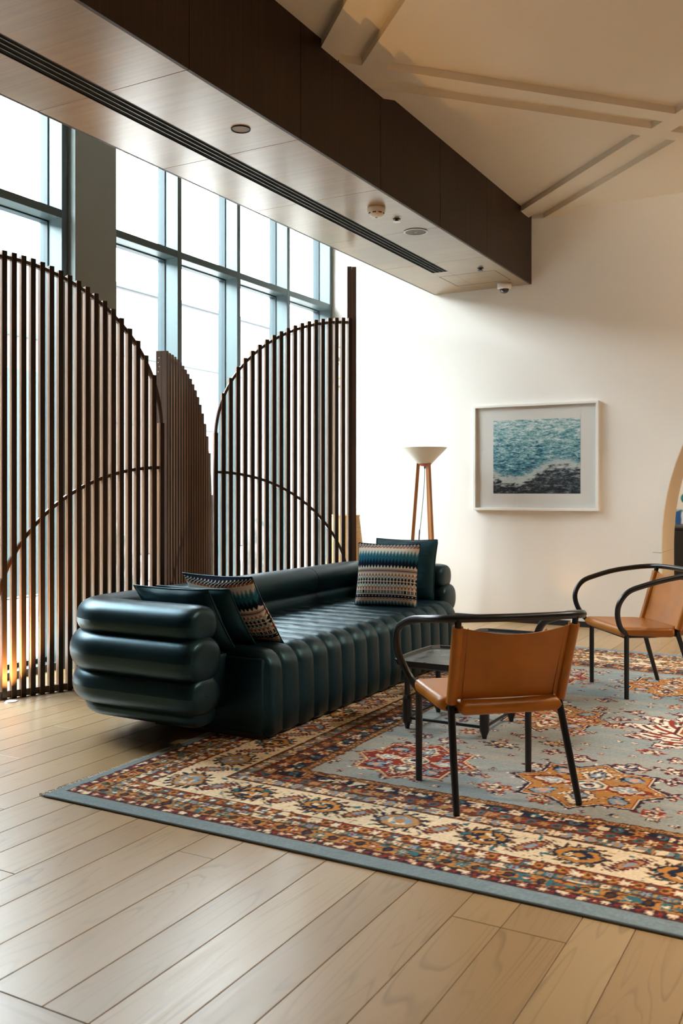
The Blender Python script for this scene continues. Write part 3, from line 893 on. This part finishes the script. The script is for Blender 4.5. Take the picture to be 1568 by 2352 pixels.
# ------------------------------------------------------------------ tray tables
def make_table():
    root = empty('tray_table')
    h = .262; zt = .352
    def outline(s, n=6):
        # square with chamfered, softly bowed sides
        pts = []
        c = .035
        base = [(-h + c, -h), (h - c, -h), (h, -h + c), (h, h - c), (h - c, h), (-h + c, h), (-h, h - c), (-h, -h + c)]
        for i in range(8):
            a = Vector(base[i]); q = Vector(base[(i + 1) % 8])
            m = 8 if (i % 2 == 0) else 2
            for k in range(m):
                t = k / m; p = a + (q - a) * t
                if i % 2 == 0:
                    nrm = Vector((a.y - q.y, q.x - a.x)).normalized() * -1
                    p = p - nrm * (-.012 * math.sin(PI * t))
                pts.append(p * s)
        return pts
    rings = [(.90, zt - .040), (.96, zt - .030), (1.0, zt - .002), (.995, zt), (.965, zt - .002), (.94, zt - .016)]
    V = []
    for s, z in rings: V += [(p.x, p.y, z) for p in outline(s)]
    n = len(outline(1)); b = MB(); F = []
    for i in range(len(rings) - 1):
        for k in range(n): F.append((i * n + k, i * n + (k + 1) % n, (i + 1) * n + (k + 1) % n, (i + 1) * n + k))
    b.add(V, F); b.f.append(tuple(range(n))[::-1]); b.build('tray_rim', M['blackwood'], root, 35)
    b = MB().prism([tuple(p) for p in outline(.945)], zt - .024, zt - .0145)
    m = mat('worn_black_tray', (.02, .02, .02), .33)
    c = ramp(m, noise(m, coords(m), 5, 5, .65, 1.2), [(.35, (.018, .018, .018)), (.7, (.05, .047, .043))]); L(m, c, bsdf(m).inputs['Base Color'])
    r_ = ramp(m, noise(m, coords(m), 7, 4), [(.3, (.22,) * 3), (.7, (.42,) * 3)]); L(m, r_, bsdf(m).inputs['Roughness'])
    b.build('tray_base', m, root)
    for sx in (-1, 1):
        for sy in (-1, 1):
            b = MB()
            b.lathe([(.0, 0), (.011, 0), (.013, .012), (.021, .030), (.0235, .036)], 8)
            b.lathe([(.0235, .036), (.0235, .150), (.017, .166), (.0145, .170), (.0145, .318)], 8)
            o = b.build('leg', M['blackwood'], root, loc=(sx * .205, sy * .196, 0)); o.rotation_euler = (0, 0, PI / 8)
    for sy in (-1, 1): MB().tube([(-.19, sy * .196, .052), (.19, sy * .196, .052)], .0075, 8).build('stretcher', M['blackwood'], root, 40)
    for sx in (-1, 1): MB().tube([(sx * .205, -.18, .052), (sx * .205, .18, .052)], .0075, 8).build('stretcher', M['blackwood'], root, 40)
    MB().tube([(-.19, -.196, .128), (-.02, -.196, .128), (.19, -.196, .128)], .0001, 3)
    return root
t1 = make_table(); t1.location = (-1.797, 4.460, .0105)
tag(t1, 'black wooden tray table with turned legs nearest the camera', 'table', 'black tray tables')
t2 = copy_tree(t1); t2.location = (-1.79, 5.185, .0105)
t2['label'] = 'black wooden tray table standing further back, mostly behind the armchair'
kn = tag(empty('wooden_peg', (-1.612, 5.33, .3485)), 'small turned wooden peg standing on the further tray table', 'ornament')
MB().lathe([(0, 0), (.013, 0), (.014, .006), (.008, .012), (.007, .03), (.011, .038), (.012, .046), (.008, .055), (0, .057)], 16).build('body', M['lampwood'], kn, True)
MB().lathe([(.0142, .004), (.0150, .006), (.0142, .008)], 16).build('base_ring', M['blackwood'], kn, True)

# ------------------------------------------------------------------ tripod floor lamp
lx, ly = -3.465, 7.75
lamp = tag(empty('floor_lamp', (lx, ly, 0)), 'wooden tripod floor lamp with white upturned cone shade', 'lamp')
sh = MB().lathe([(.066, 1.458), (.205, 1.602), (.2035, 1.6025), (.0645, 1.460)], 48)
sh.build('shade', mat('opal_shade', srgb('EFE9DC'), .55), lamp, 50)
MB().lathe([(0, 1.432), (.030, 1.434), (.055, 1.446), (.066, 1.458), (0, 1.4585)], 32).build('shade_holder', mat('copper_cap', srgb('B9633F'), .45), lamp, 40)
for k, az in enumerate((209, 87, -30)):
    a = R_(az)
    top = Vector((.058 * math.cos(a), .058 * math.sin(a), 1.462)); bot = Vector((.168 * math.cos(a), .168 * math.sin(a), 0))
    b = MB(); d = Vector((-math.sin(a), math.cos(a), 0)) * .013; e = Vector((math.cos(a), math.sin(a), 0)) * .015
    V = [bot - d - e, bot + d - e, bot + d + e, bot - d + e, top - d - e, top + d - e, top + d + e, top - d + e]
    b.add(V, [(3, 2, 1, 0), (4, 5, 6, 7), (0, 1, 5, 4), (1, 2, 6, 5), (2, 3, 7, 6), (3, 0, 4, 7)]); b.build('leg', M['lampwood'], lamp)
MB().tube([(0, 0, 1.434), (0, 0, 1.412)], .008, 10).build('cable_gland', M['black'], lamp, 40)
cord = catmull([(0, 0, 1.42), (-.006, 0, 1.25), (-.03, .0, 1.0), (-.052, .0, .80), (-.058, 0, .6), (-.05, .02, .2), (.02, .06, .01), (.14, .16, .006), (.2, .3, .006)], 6)
MB().tube(cord, .0035, 6).build('cable', mat('grey_green_cable', srgb('5F7A78'), .6), lamp, True)
MB().tube(catmull([(-.0515, 0, .86), (-.056, 0, .78), (-.0585, 0, .70)], 4), [.004] + [.0065] * 7 + [.004], 8).build('switch', mat('dark_switch', srgb('33484A'), .5), lamp, True)

# ------------------------------------------------------------------ framed picture
pxa, pxb, pza, pzb = -3.187, -2.021, 1.031, 2.005
pic = tag(empty('framed_picture', ((pxa + pxb) / 2, YF, pza)), 'white framed sea photograph hanging on the end wall', 'picture')
W_, H_ = pxb - pxa, pzb - pza; fw, fd = .022, .045
for (x0, x1, z0, z1) in ((-W_ / 2, W_ / 2, 0, fw), (-W_ / 2, W_ / 2, H_ - fw, H_), (-W_ / 2, -W_ / 2 + fw, fw, H_ - fw), (W_ / 2 - fw, W_ / 2, fw, H_ - fw)):
    MB().box(x0, x1, -fd, 0, z0, z1, .0015).build('frame_rail', M['white_paint'], pic)
MB().box(-W_ / 2 + fw, W_ / 2 - fw, -.010, -.001, fw, H_ - fw).build('mat_board', M['matboard'], pic)
m = mat('sea_print', (.2, .4, .5), .5, spec=.2)
v = coords(m, (1, 1, 1))
n1 = noise(m, coords(m, (5, 1, 17)), 2.2, 9, .68, .5)
n2 = noise(m, coords(m, (14, 1, 60)), 2.0, 6, .7, .8)
sx_ = N(m, 'ShaderNodeSeparateXYZ'); L(m, v, sx_.inputs[0])
hgt = math_n(m, 'MULTIPLY', sx_.outputs['Z'], 1.48)                # 0 at the foot, 1 at the top of the print
# a rolling wave crest: curve rising to the right
crest = math_n(m, 'ADD', math_n(m, 'MULTIPLY', math_n(m, 'SINE', math_n(m, 'MULTIPLY', math_n(m, 'SUBTRACT', sx_.outputs['X'], .02), 7.0)), .12), .26)
rel = math_n(m, 'ADD', math_n(m, 'SUBTRACT', hgt, crest), math_n(m, 'MULTIPLY', math_n(m, 'SUBTRACT', n1, .5), .45))
tone = math_n(m, 'ADD', math_n(m, 'MULTIPLY', n1, .55), math_n(m, 'MULTIPLY', n2, .55))
tone = math_n(m, 'ADD', tone, math_n(m, 'MULTIPLY', math_n(m, 'SUBTRACT', hgt, .5), .16))
sea = ramp(m, tone, [(.38, srgb('0E1D28')), (.47, srgb('24506A')), (.54, srgb('5090A0')), (.61, srgb('A9CFCF')), (.69, srgb('F2F6F4'))])
rockc = ramp(m, tone, [(.36, srgb('101014')), (.48, srgb('2B3038')), (.56, srgb('707A80')), (.66, srgb('C8CDCB'))])
c = mix(m, ramp(m, rel, [(.0, (1, 1, 1)), (.07, (0, 0, 0))]), sea, rockc)
foam = ramp(m, math_n(m, 'ADD', math_n(m, 'ABSOLUTE', math_n(m, 'SUBTRACT', rel, .03)), math_n(m, 'MULTIPLY', n1, -.05)), [(.0, (1, 1, 1)), (.05, (0, 0, 0))])
c = mix(m, math_n(m, 'MULTIPLY', foam, .75), c, srgb('DDE4E0'))
L(m, c, bsdf(m).inputs['Base Color'])
MB().box(-3.0 - (pxa + pxb) / 2, -2.188 - (pxa + pxb) / 2, -.0115, -.0102, 0, .676).build('print', m, pic, loc=(0, 0, 1.186 - pza))
MB().box(-W_ / 2 + fw, W_ / 2 - fw, -.034, -.031, fw, H_ - fw).build('glass', M['picglass'], pic)

# narrow wall hanging glimpsed between the slats, wicker basket behind the screen post
m = mat('floral_cloth', srgb('E8DFCF'), .9)
vo = N(m, 'ShaderNodeTexVoronoi'); L(m, coords(m), vo.inputs['Vector']); vo.inputs['Scale'].default_value = 22
c = ramp(m, vo.outputs['Distance'], [(.12, srgb('7B5B8A')), (.22, srgb('5E8C6A')), (.34, srgb('E3B25A')), (.42, srgb('F0EADF'))]); L(m, c, bsdf(m).inputs['Base Color'])
hg = tag(empty('wall_hanging', (-4.60, YF, 2.05)), 'narrow colourful wall hanging in the corner behind the slat screen', 'wall hanging')
MB().box(-.09, .01, -.008, -.002, 0, .62).build('cloth', m, hg)
MB().tube([(-.10, -.008, .625), (.02, -.008, .625)], .006, 8).build('rod', M['lampwood'], hg, True)
m = mat('wicker', srgb('C9A066'), .7)
wv = N(m, 'ShaderNodeTexWave'); L(m, coords(m), wv.inputs['Vector']); wv.bands_direction = 'Z'; wv.inputs['Scale'].default_value = 28; wv.inputs['Distortion'].default_value = 2
c = ramp(m, wv.outputs['Color'], [(.2, srgb('A87B42')), (.8, srgb('D9B57C'))]); L(m, c, bsdf(m).inputs['Base Color']); bump(m, wv.outputs['Color'], .5, .004)
bk = tag(empty('wicker_basket', (-4.165, 7.53, 0)), 'tall tapering tan wicker basket behind the screen post', 'basket')
MB().lathe([(0, .01), (.20, .0), (.21, .02), (.185, .5), (.13, .98), (.125, .985), (.12, .97), (0, .96)], 28).build('body', m, bk, 40)
MB().lathe([(.130, .972), (.138, .982), (.130, .992), (.122, .982), (.130, .972)], 28).build('rim', m, bk, True)

# ------------------------------------------------------------------ room beyond the arch: black cabinet and floral canvas
m = mat('floral_canvas', srgb('EDEDE8'), .8)
v = coords(m); vo = N(m, 'ShaderNodeTexVoronoi'); L(m, v, vo.inputs['Vector']); vo.inputs['Scale'].default_value = 5.5
c1 = ramp(m, vo.outputs['Distance'], [(.05, srgb('B0523C')), (.09, srgb('2AA0A8')), (.30, srgb('1E8E9C')), (.36, srgb('2F7A55')), (.42, srgb('EFEFEA'))])
sx_ = N(m, 'ShaderNodeSeparateXYZ'); L(m, v, sx_.inputs[0])
wv = N(m, 'ShaderNodeTexWave'); L(m, v, wv.inputs['Vector']); wv.inputs['Scale'].default_value = 3; wv.inputs['Distortion'].default_value = 3
c2 = ramp(m, wv.outputs['Color'], [(.4, srgb('2C5FA0')), (.75, srgb('3F79B8')), (.9, srgb('E6EEF2'))])
c = mix(m, ramp(m, math_n(m, 'ADD', sx_.outputs['Z'], math_n(m, 'MULTIPLY', noise(m, v, 4, 2), .25)), [(.30, (0, 0, 0)), (.34, (1, 1, 1))]), c2, c1)
L(m, c, bsdf(m).inputs['Base Color'])
cv = tag(empty('floral_canvas', (.2, 12.2, .80)), 'large teal and blue floral canvas seen through the arch', 'painting')
MB().box(-2.3, 2.3, -.045, -.012, 0, 2.4, .004).build('canvas', m, cv)
MB().box(-2.28, 2.28, -.0118, 0, .02, 2.38).build('stretcher_frame', M['lampwood'], cv)
cb = tag(empty('black_cabinet', (0.0, 11.6, 0)), 'long low black cabinet seen through the arch', 'cabinet')
MB().box(-2.1, 2.1, -.25, .25, .06, .76, .006).build('body', mat('black_gloss', (.006, .006, .007), .15, spec=.6), cb)
MB().box(-2.12, 2.12, -.27, .26, .761, .79, .004).build('top', M['black'], cb)
MB().box(-2.0, 2.0, -.2, .2, 0, .06).build('plinth', M['black'], cb)
for k in range(6):
    o = MB().box(-2.07 + k * .692, -1.392 + k * .692, -.268, -.251, .08, .75, .003).build('door', M['black'], cb)
    MB().tube([(-1.43 + k * .692, -.285, .4), (-1.43 + k * .692, -.285, .52)], .006, 8).build('handle', M['steel'], o, True)

# ------------------------------------------------------------------ rug
RX0, RX1, RY0, RY1 = -2.812, .55, 2.632, 7.15
def make_rug():
    st = .006
    nx, ny = int((RX1 - RX0) / st) + 1, int((RY1 - RY0) / st) + 1
    xs = np.linspace(0, RX1 - RX0, nx); ys = np.linspace(0, RY1 - RY0, ny)
    X, Y = np.meshgrid(xs, ys, indexing='ij'); Wd, Ln = RX1 - RX0, RY1 - RY0
    rng = np.random.RandomState(4)
    def h2(i, j, s=0):
        k = (i.astype(np.int64) * 73856093) ^ (j.astype(np.int64) * 19349663) ^ (s * 83492791)
        k = (k ^ (k >> 13)) * 1274126177; k = k & 0x7fffffff
        return (k % 10007) / 10007.0
    def vn(x, y, s=0):                 # value noise
        i, j = np.floor(x), np.floor(y); fx, fy = x - i, y - j; fx = fx * fx * (3 - 2 * fx); fy = fy * fy * (3 - 2 * fy)
        return (h2(i, j, s) * (1 - fx) + h2(i + 1, j, s) * fx) * (1 - fy) + (h2(i, j + 1, s) * (1 - fx) + h2(i + 1, j + 1, s) * fx) * fy
    pal = {k: np.array(srgb(v)) for k, v in dict(blue='84949A', blue2='8C9DA0', grey='ADA89E', navy='262C3C', orange='C08444', red='933A29', cream='EBD5B3', teal='3F7078', tan='B98A5A', brown='5C3A2A', sky='8C9FB0', pink='D9A88C', plum='5D2A33', white='EFE4D2').items()}
    C = np.zeros((nx, ny, 3))
    # --- field with abrash
    ab = vn(X * 1.5, Y * 14, 1) * .5 + vn(X * 5, Y * 60, 2) * .3 + vn(X * 1.1, Y * .9, 3) * .5
    ab = np.clip((ab - .35) / .6, 0, 1)[..., None]
    C[:] = pal['blue2'] * (1 - ab) + pal['grey'] * ab
    def put(mask, col): C[mask] = pal[col]
    def alt(mask, sel, a, b): put(mask & (sel < .5), a); put(mask & (sel >= .5), b)
    # --- scattered rosettes, two sizes
    def rosettes(cs, s0, s1, seed, keep):
        gi, gj = np.floor(X / cs), np.floor(Y / cs)
        jx, jy = (h2(gi, gj, seed) - .5) * .45, (h2(gi, gj, seed + 1) - .5) * .45
        lx_, ly_ = (X / cs - gi - .5 - jx) * cs, (Y / cs - gj - .5 - jy) * cs
        sz = s0 + (s1 - s0) * h2(gi, gj, seed + 2); kind = h2(gi, gj, seed + 3); on = h2(gi, gj, seed + 4) < keep
        as_ = .9 + .5 * h2(gi, gj, seed + 5)
        r = np.hypot(lx_ / as_, ly_) + (vn(X * 95, Y * 95, seed + 6) - .5) * .016; th = np.arctan2(ly_, lx_ / as_); nn = np.where(kind < .35, 4, np.where(kind < .7, 6, 8))
        ed = sz * (.80 + .20 * np.cos(nn * th)); pk = vn(X * 75, Y * 75, seed + 7)
        m0 = on & (r < ed)
        put(m0, 'plum'); put(m0 & (kind > .5), 'red'); put(m0 & (kind > .85), 'navy')
        put(m0 & (r < ed * .82) & (pk > .5), 'pink'); put(m0 & (r < ed * .78) & (pk > .66), 'white'); put(m0 & (r < ed * .6) & (kind > .6) & (pk < .5), 'orange'); put(m0 & (r < ed * .6) & (kind < .3) & (pk < .4), 'sky')
        put(on & (r < sz * .32), 'navy'); put(on & (r < sz * .20), 'cream')
    rosettes(.115, .014, .024, 5, .75); rosettes(.205, .045, .068, 105, .8)
    # --- eight-pointed stars
    def star(cx, cy, R, main, second, ring1='navy', ring2='cream'):
        x, y = X - (cx - RX0), Y - (cy - RY0)
        near = np.hypot(x, y) < R * 1.35
        hq = R / math.sqrt(2)
        q = np.minimum(np.maximum(np.abs(x), np.abs(y)), (np.abs(x) + np.abs(y)) / math.sqrt(2)) / hq
        qf = q + (vn(X * 70, Y * 70, 11) - .5) * .03
        th = np.arctan2(y, x); r = np.hypot(x, y)
        spk = .10 * (np.cos(40 * th) * .5 + .5) * (vn(X * 45, Y * 45, 12) * 1.2)
        put(near & (qf < 1.03 + spk), 'plum'); put(near & (qf < 1.02 + spk * 1.4) & (vn(X * 50, Y * 50, 13) > .66) & (qf > 1.02), 'white')
        put(near & (qf < 1.03), ring1); put(near & (qf < .985), ring2); put(near & (qf < .96), 'red'); put(near & (qf < .93), main)
        fk = vn(X * 65, Y * 65, 17); fa, fb_ = (.87, .09) if main == 'orange' else (.74, .20); put(near & (qf < .90) & (fk > fa), second); put(near & (qf < .90) & (fk < fb_), 'plum' if main != 'red' else 'cream'); put(near & (qf < .9) & (vn(X * 90, Y * 90, 18) > .86), 'white')
        # lobes
        for k in range(8):
            a = PI / 4 * k + PI / 8 * 0
            ux, uy = x * math.cos(a) + y * math.sin(a), -x * math.sin(a) + y * math.cos(a)
            if k % 2 == 0:
                e = np.abs(ux - R * .47) / (R * .33) + np.abs(uy) / (R * .21)
                e = e + (vn(X * 80, Y * 80, 14 + k) - .5) * .5
                put(e < 1.12, 'plum'); put(e < 1.0, 'red' if k % 4 == 0 else 'cream'); put(e < .72, 'cream' if k % 4 == 0 else 'brown')
                put(e < .5, second); put(e < .25, 'white')
            else:
                e = np.hypot((ux - R * .66) / (R * .17), uy / (R * .13)) + (vn(X * 60, Y * 60, 30 + k) - .5) * .7
                put(e < 1.0, 'navy'); put(e < .8, 'sky'); put(e < .42, 'pink')
        o8 = np.maximum(np.maximum(np.abs(x), np.abs(y)), (np.abs(x) + np.abs(y)) / 1.35) / (R * .22)
        put(o8 < 1.15, 'red'); put(o8 < 1.0, 'cream'); put(o8 < .85, 'teal'); put((o8 < .6), 'white'); put((o8 < .35), 'navy')
        put((o8 < .85) & (vn(X * 70, Y * 70, 50) > .62), 'pink')
    star(-.97, 3.80, .315, 'orange', 'sky'); star(-1.73, 3.77, .285, 'red', 'sky', 'tan', 'cream'); star(-.21, 3.80, .30, 'red', 'teal', 'tan')
    star(-1.43, 4.86, .30, 'tan', 'red', 'navy', 'cream'); star(-1.78, 5.95, .28, 'red', 'sky', 'tan'); star(-1.02, 5.95, .31, 'orange', 'plum'); star(-.25, 5.95, .3, 'tan', 'red')
    def medallion(cx, cy, R):
        x, y = X - (cx - RX0), Y - (cy - RY0); r = np.hypot(x, y); th = np.arctan2(y, x)
        e = r / (R * (.86 + .14 * np.cos(12 * th))) + (vn(X * 55, Y * 55, 61) - .5) * .22
        put(e < 1.08, 'plum'); put(e < 1.0, 'white')
        sw = np.sin(12 * th + 22 * r / R) * .5 + .5
        put((e < .95) & (e > .5) & (sw > .80), 'red'); put((e < .9) & (e > .55) & (sw < .10), 'brown'); put((e < .85) & (e > .55) & (vn(X * 40, Y * 40, 62) > .72), 'red')
        put((e < .8) & (e > .5) & (vn(X * 38, Y * 38, 63) > .78), 'teal')
        o = np.maximum(np.maximum(np.abs(x), np.abs(y) * .9), (np.abs(x) + np.abs(y)) / 1.4) / (R * .42)
        put(o < 1.1, 'plum'); put(o < 1.0, 'cream'); put(o < .92, 'red'); put(o < .6, 'teal'); put((o < .9) & (vn(X * 50, Y * 50, 64) > .6), 'tan'); put((o < .85) & (vn(X * 50, Y * 50, 65) > .7), 'navy'); put(o < .2, 'white')
    medallion(-.62, 4.88, .43); medallion(.4, 4.88, .4)
    # --- borders
    dx = np.minimum(X, Wd - X) + .04; dy = np.minimum(Y, Ln - Y); d = np.minimum(dx, dy)
    s = np.where(dy <= dx, X + .04, Y + 7.13)
    df = d + (vn(X * 60, Y * 60, 70) - .5) * .006
    def band(a, b): return (df >= a) & (df < b)
    FL = (vn(X * 70, Y * 70, 71)); FL2 = vn(X * 45, Y * 45, 72); FL3 = vn(X * 110, Y * 110, 73)
    def floral(a, b, base, cols, per, seed):
        mk = band(a, b); put(mk, base)
        w = b - a; t = (d - a) / w - .5; c = np.floor(s / per); u = s / per - c - .5; hh = h2(c, c * 0 + seed, seed)
        u2, t2 = u * per, t * w
        vine = np.abs(t - .28 * np.sin(2 * PI * s / per)) < .09
        put(mk & vine & (FL > .35), cols[3])
        r = np.hypot(u2, t2); th = np.arctan2(t2, u2); R = w * .44 * (.75 + .25 * np.cos(6 * th)); e = r / R + (FL - .5) * .5
        put(mk & (e < 1.05), cols[0]); put(mk & (e < .9) & (hh < .5), cols[1]); put(mk & (e < .9) & (hh >= .5), cols[2]); put(mk & (e < .35), cols[4])
        u3 = (np.abs(u) - .5) * per; e = np.hypot(u3 / .8, t2) / (w * .32) + (FL2 - .5) * .7
        put(mk & (e < 1), cols[5]); put(mk & (e < .5), cols[3])
        put(mk & (FL2 > .78), cols[1]); put(mk & (FL3 > .84), cols[3])
    put(band(-1, .08), 'blue')
    wv_ = (vn(X * 3, Y * 3, 80) * .5 + vn(s * 25, d * 60, 81) * .5)[..., None]
    mk = band(-1, .08); C[mk] = (pal['blue'] * .82 * (1 - wv_) + pal['blue'] * 1.08 * wv_)[mk]
    floral(.08, .122, 'navy', ['brown', 'cream', 'pink', 'red', 'white', 'plum'], .062, 1)
    floral(.122, .19, 'orange', ['tan', 'teal', 'red', 'brown', 'cream', 'navy'], .105, 2)
    floral(.19, .238, 'brown', ['teal', 'cream', 'sky', 'tan', 'red', 'teal'], .058, 3)
    floral(.238, .30, 'red', ['plum', 'cream', 'teal', 'brown', 'white', 'orange'], .078, 4)
    floral(.535, .61, 'brown', ['red', 'cream', 'teal', 'tan', 'orange', 'sky'], .085, 5)
    floral(.61, .675, 'red', ['plum', 'tan', 'cream', 'brown', 'orange', 'teal'], .095, 6)
    floral(.675, .745, 'navy', ['tan', 'cream', 'orange', 'plum', 'red', 'teal'], .15, 7)
    floral(.745, .782, 'orange', ['tan', 'brown', 'red', 'tan', 'cream', 'brown'], .05, 8)
    # cream main border
    mk = band(.30, .535); put(mk, 'cream')
    per = .325; off = .74 - .1625
    c = np.floor((s - off) / per); u = ((s - off) / per - c - .5) * per; t = d - .4175; hh = h2(c, c * 0 + 3, 90)
    r = np.hypot(u / 1.12, t); th = np.arctan2(t, u)
    ed = .108 * (.84 + .16 * np.cos(14 * th)) + (FL2 - .5) * .020
    sw = np.sin(14 * th + 160 * r)
    ca = np.where(hh < .33, 0, np.where(hh < .66, 1, 2))
    for k, (o1, o2, i1, i2) in enumerate((('navy', 'brown', 'tan', 'sky'), ('red', 'plum', 'sky', 'red'), ('brown', 'navy', 'orange', 'navy'))):
        m_ = mk & (ca == k)
        put(m_ & (r < ed) & (r > .055) & (sw > -.15), o1); put(m_ & (r < ed * .9) & (r > .055) & (sw < -.75), o2)
        q = np.maximum(np.abs(u) / 1.2, np.abs(t)) * .5 + (np.abs(u) / 1.2 + np.abs(t)) * .5
        put(m_ & (q < .075 + (FL - .5) * .02), o2); put(m_ & (q < .066), i1); put(m_ & (q < .066) & (FL2 > .66), i2); put(m_ & (q < .042), i2); put(m_ & (q < .042) & (FL > .62), 'cream'); put(m_ & (q < .018), 'orange')
    c2 = np.floor((s - off - per / 2) / per); u = ((s - off - per / 2) / per - c2 - .5) * per
    ca_, sa_ = math.cos(R_(55)), math.sin(R_(55)); p1 = u * ca_ + t * sa_; p2 = -u * sa_ + t * ca_
    h3 = h2(c2, c2 * 0 + 1, 91)
    e = np.hypot(p1 / .085, p2 / .030) * (1 + .0 * p1); ser = .22 * np.sin(p1 * 330)
    put(mk & (e < 1.05 + ser) & (e > .62), 'brown'); put(mk & (e < 1.05 + ser) & (e > .62) & (h3 > .5), 'plum'); put(mk & (e < .7), 'tan'); put(mk & (e < .62) & (FL > .5), 'red'); put(mk & (e < .36), 'sky')
    put(mk & (FL > .86) & (FL2 > .5), 'tan'); put(mk & (FL2 > .88), 'teal'); put(mk & (vn(X * 85, Y * 85, 93) > .9), 'brown')
    for a in (.08, .122, .19, .238, .30, .535, .61, .675, .745, .782):
        put(np.abs(df - a) < .0042, 'brown')
    # knot-level variation
    C *= (.86 + .28 * h2(np.floor(X / .006), np.floor(Y / .006), 99))[..., None]
    Zt = .0075 + .0012 * vn(X * 120, Y * 120, 97) + .0015 * vn(X * 2.2, Y * 2.2, 98)
    edge_w = np.stack([X * 0, .008 * (vn(X * 1.6, Y * 0, 95) - .5) * np.clip(1 - Y / .4, 0, 1), X * 0], -1)
    V = np.stack([X + RX0, Y + RY0, Zt], -1) + edge_w
    me = bpy.data.meshes.new('pile')
    nv = nx * ny; idx = np.arange(nv).reshape(nx, ny)
    q = np.stack([idx[:-1, :-1], idx[1:, :-1], idx[1:, 1:], idx[:-1, 1:]], -1).reshape(-1, 4).astype(np.int32)
    me.vertices.add(nv); me.vertices.foreach_set('co', V.reshape(-1).astype(np.float32))
    me.loops.add(q.size); me.loops.foreach_set('vertex_index', q.ravel())
    me.polygons.add(len(q)); me.polygons.foreach_set('loop_start', np.arange(0, q.size, 4, dtype=np.int32))
    me.update(calc_edges=True); me.validate()
    me.polygons.foreach_set('use_smooth', np.ones(len(q), bool))
    me.materials.append(M['rug']); set_col(me, C.reshape(-1, 3))
    rug = tag(empty('rug', (0, 0, 0)), 'large patterned wool rug with grey-blue field, star medallions and cream border', 'rug')
    link('pile', me, rug)
    # bound edges and backing
    eb = mat('rug_edge_binding', srgb('626B70'), .95)
    MB().box(RX0 + .001, RX1 - .001, RY0 + .001, RY1 - .001, 0.0004, .0066).build('backing', eb, rug)
    front = [(RX0 + x_, RY0 + float(w_), .0045) for x_, w_ in zip(xs[::12], edge_w[::12, 0, 1])]
    MB().tube(front, .0052, 6).build('binding', eb, rug, True)
    MB().tube([(RX0, RY1, .0045), (RX1, RY1, .0045)], .0045, 6).build('binding', eb, rug, True)
    # fringe on the end by the sofa
    fb = MB(); rs = random.Random(5)
    y = RY0
    while y < RY1:
        l = rs.uniform(.020, .036); a = rs.uniform(-.012, .012)
        fb.tube([(RX0 + .004, y, .006), (RX0 - l * .5, y + a * .6, .006 + rs.uniform(0, .003)), (RX0 - l, y + a, .0024)], .0018, 4)
        y += .0052
    o = fb.build('fringe', mat('ivory_fringe', srgb('D8D2C2'), .95), rug); o['kind'] = 'stuff'
    return rug
rug = make_rug()

# ------------------------------------------------------------------ ceiling spotlights right of the frame, inferred ones first, then added fill
def spotlight(x, y, label, tgt, power, col=(1, .85, .66), size=62):
    t = tag(empty('ceiling_spotlight', (x, y, ZC)), label, 'light fitting', 'ceiling spotlights')
    MB().lathe([(0, 0), (.05, 0), (.05, -.02), (.012, -.024), (.012, -.10)], 20).build('mount', M['white_plastic'], t, 40)
    MB().lathe([(0, -.09), (.045, -.09), (.055, -.22), (.050, -.22), (.04, -.12)], 24).build('can', M['white_plastic'], t, 40)
    MB().lathe([(0, -.205), (.046, -.205)], 20).build('lens', M['lens2'], t)
    l = bpy.data.lights.new('spot_lamp', 'SPOT'); l.energy = power; l.color = col; l.spot_size = math.radians(size); l.spot_blend = .6; l.shadow_soft_size = .07
    o = bpy.data.objects.new('spot_lamp', l); COL.objects.link(o); o.parent = t; o.location = (0, 0, -.24)
    d = Vector(tgt) - Vector((x, y, ZC - .24)); o.rotation_euler = d.to_track_quat('-Z', 'Y').to_euler()
spotlight(.9, 5.0, 'white ceiling spotlight right of the armchairs', (-1.3, 3.7, 0), 230, size=58)
spotlight(1.1, 7.2, 'white ceiling spotlight nearer the arch', (-1.6, 6.6, .2), 230, size=66)
spotlight(1.2, 3.0, 'white ceiling spotlight nearest the viewer', (-.3, 1.9, 0), 130, size=62)

spotlight(2.1, 3.4, 'added white ceiling spotlight furthest right, bouncing light off the open floor', (1.9, 3.4, 0), 620, size=84)  # added out of view to bounce warm light up to the ceiling
spotlight(2.1, 6.4, 'added white ceiling spotlight bouncing light off the floor before the arch', (1.7, 6.5, 0), 620, size=84)  # likewise added for bounce light on the ceiling
spotlight(.7, 6.4, 'added white ceiling spotlight to brighten the end wall', (-1.5, 8.28, 2.3), 120, size=85)  # added to brighten the upper end wall

# lamp added to brighten the room beyond the arch
t = tag(empty('added_ceiling_lamp', (.3, 10.8, 4.0)), 'added flush white ceiling lamp brightening the room beyond the arch', 'lamp')
MB().lathe([(0, 0), (.28, 0), (.29, -.03), (.27, -.06), (0, -.07)], 32).build('diffuser', M['white_plastic'], t, 40)
MB().lathe([(.285, 0), (.30, -.005), (.30, -.025), (.288, -.03)], 32).build('rim', M['steel'], t, 40)
l = bpy.data.lights.new('added_lamp_light', 'AREA'); l.shape = 'DISK'; l.size = .5; l.energy = 130; l.color = (1, .93, .84)
o = bpy.data.objects.new('added_lamp_light', l); COL.objects.link(o); o.parent = t; o.location = (0, 0, -.08)
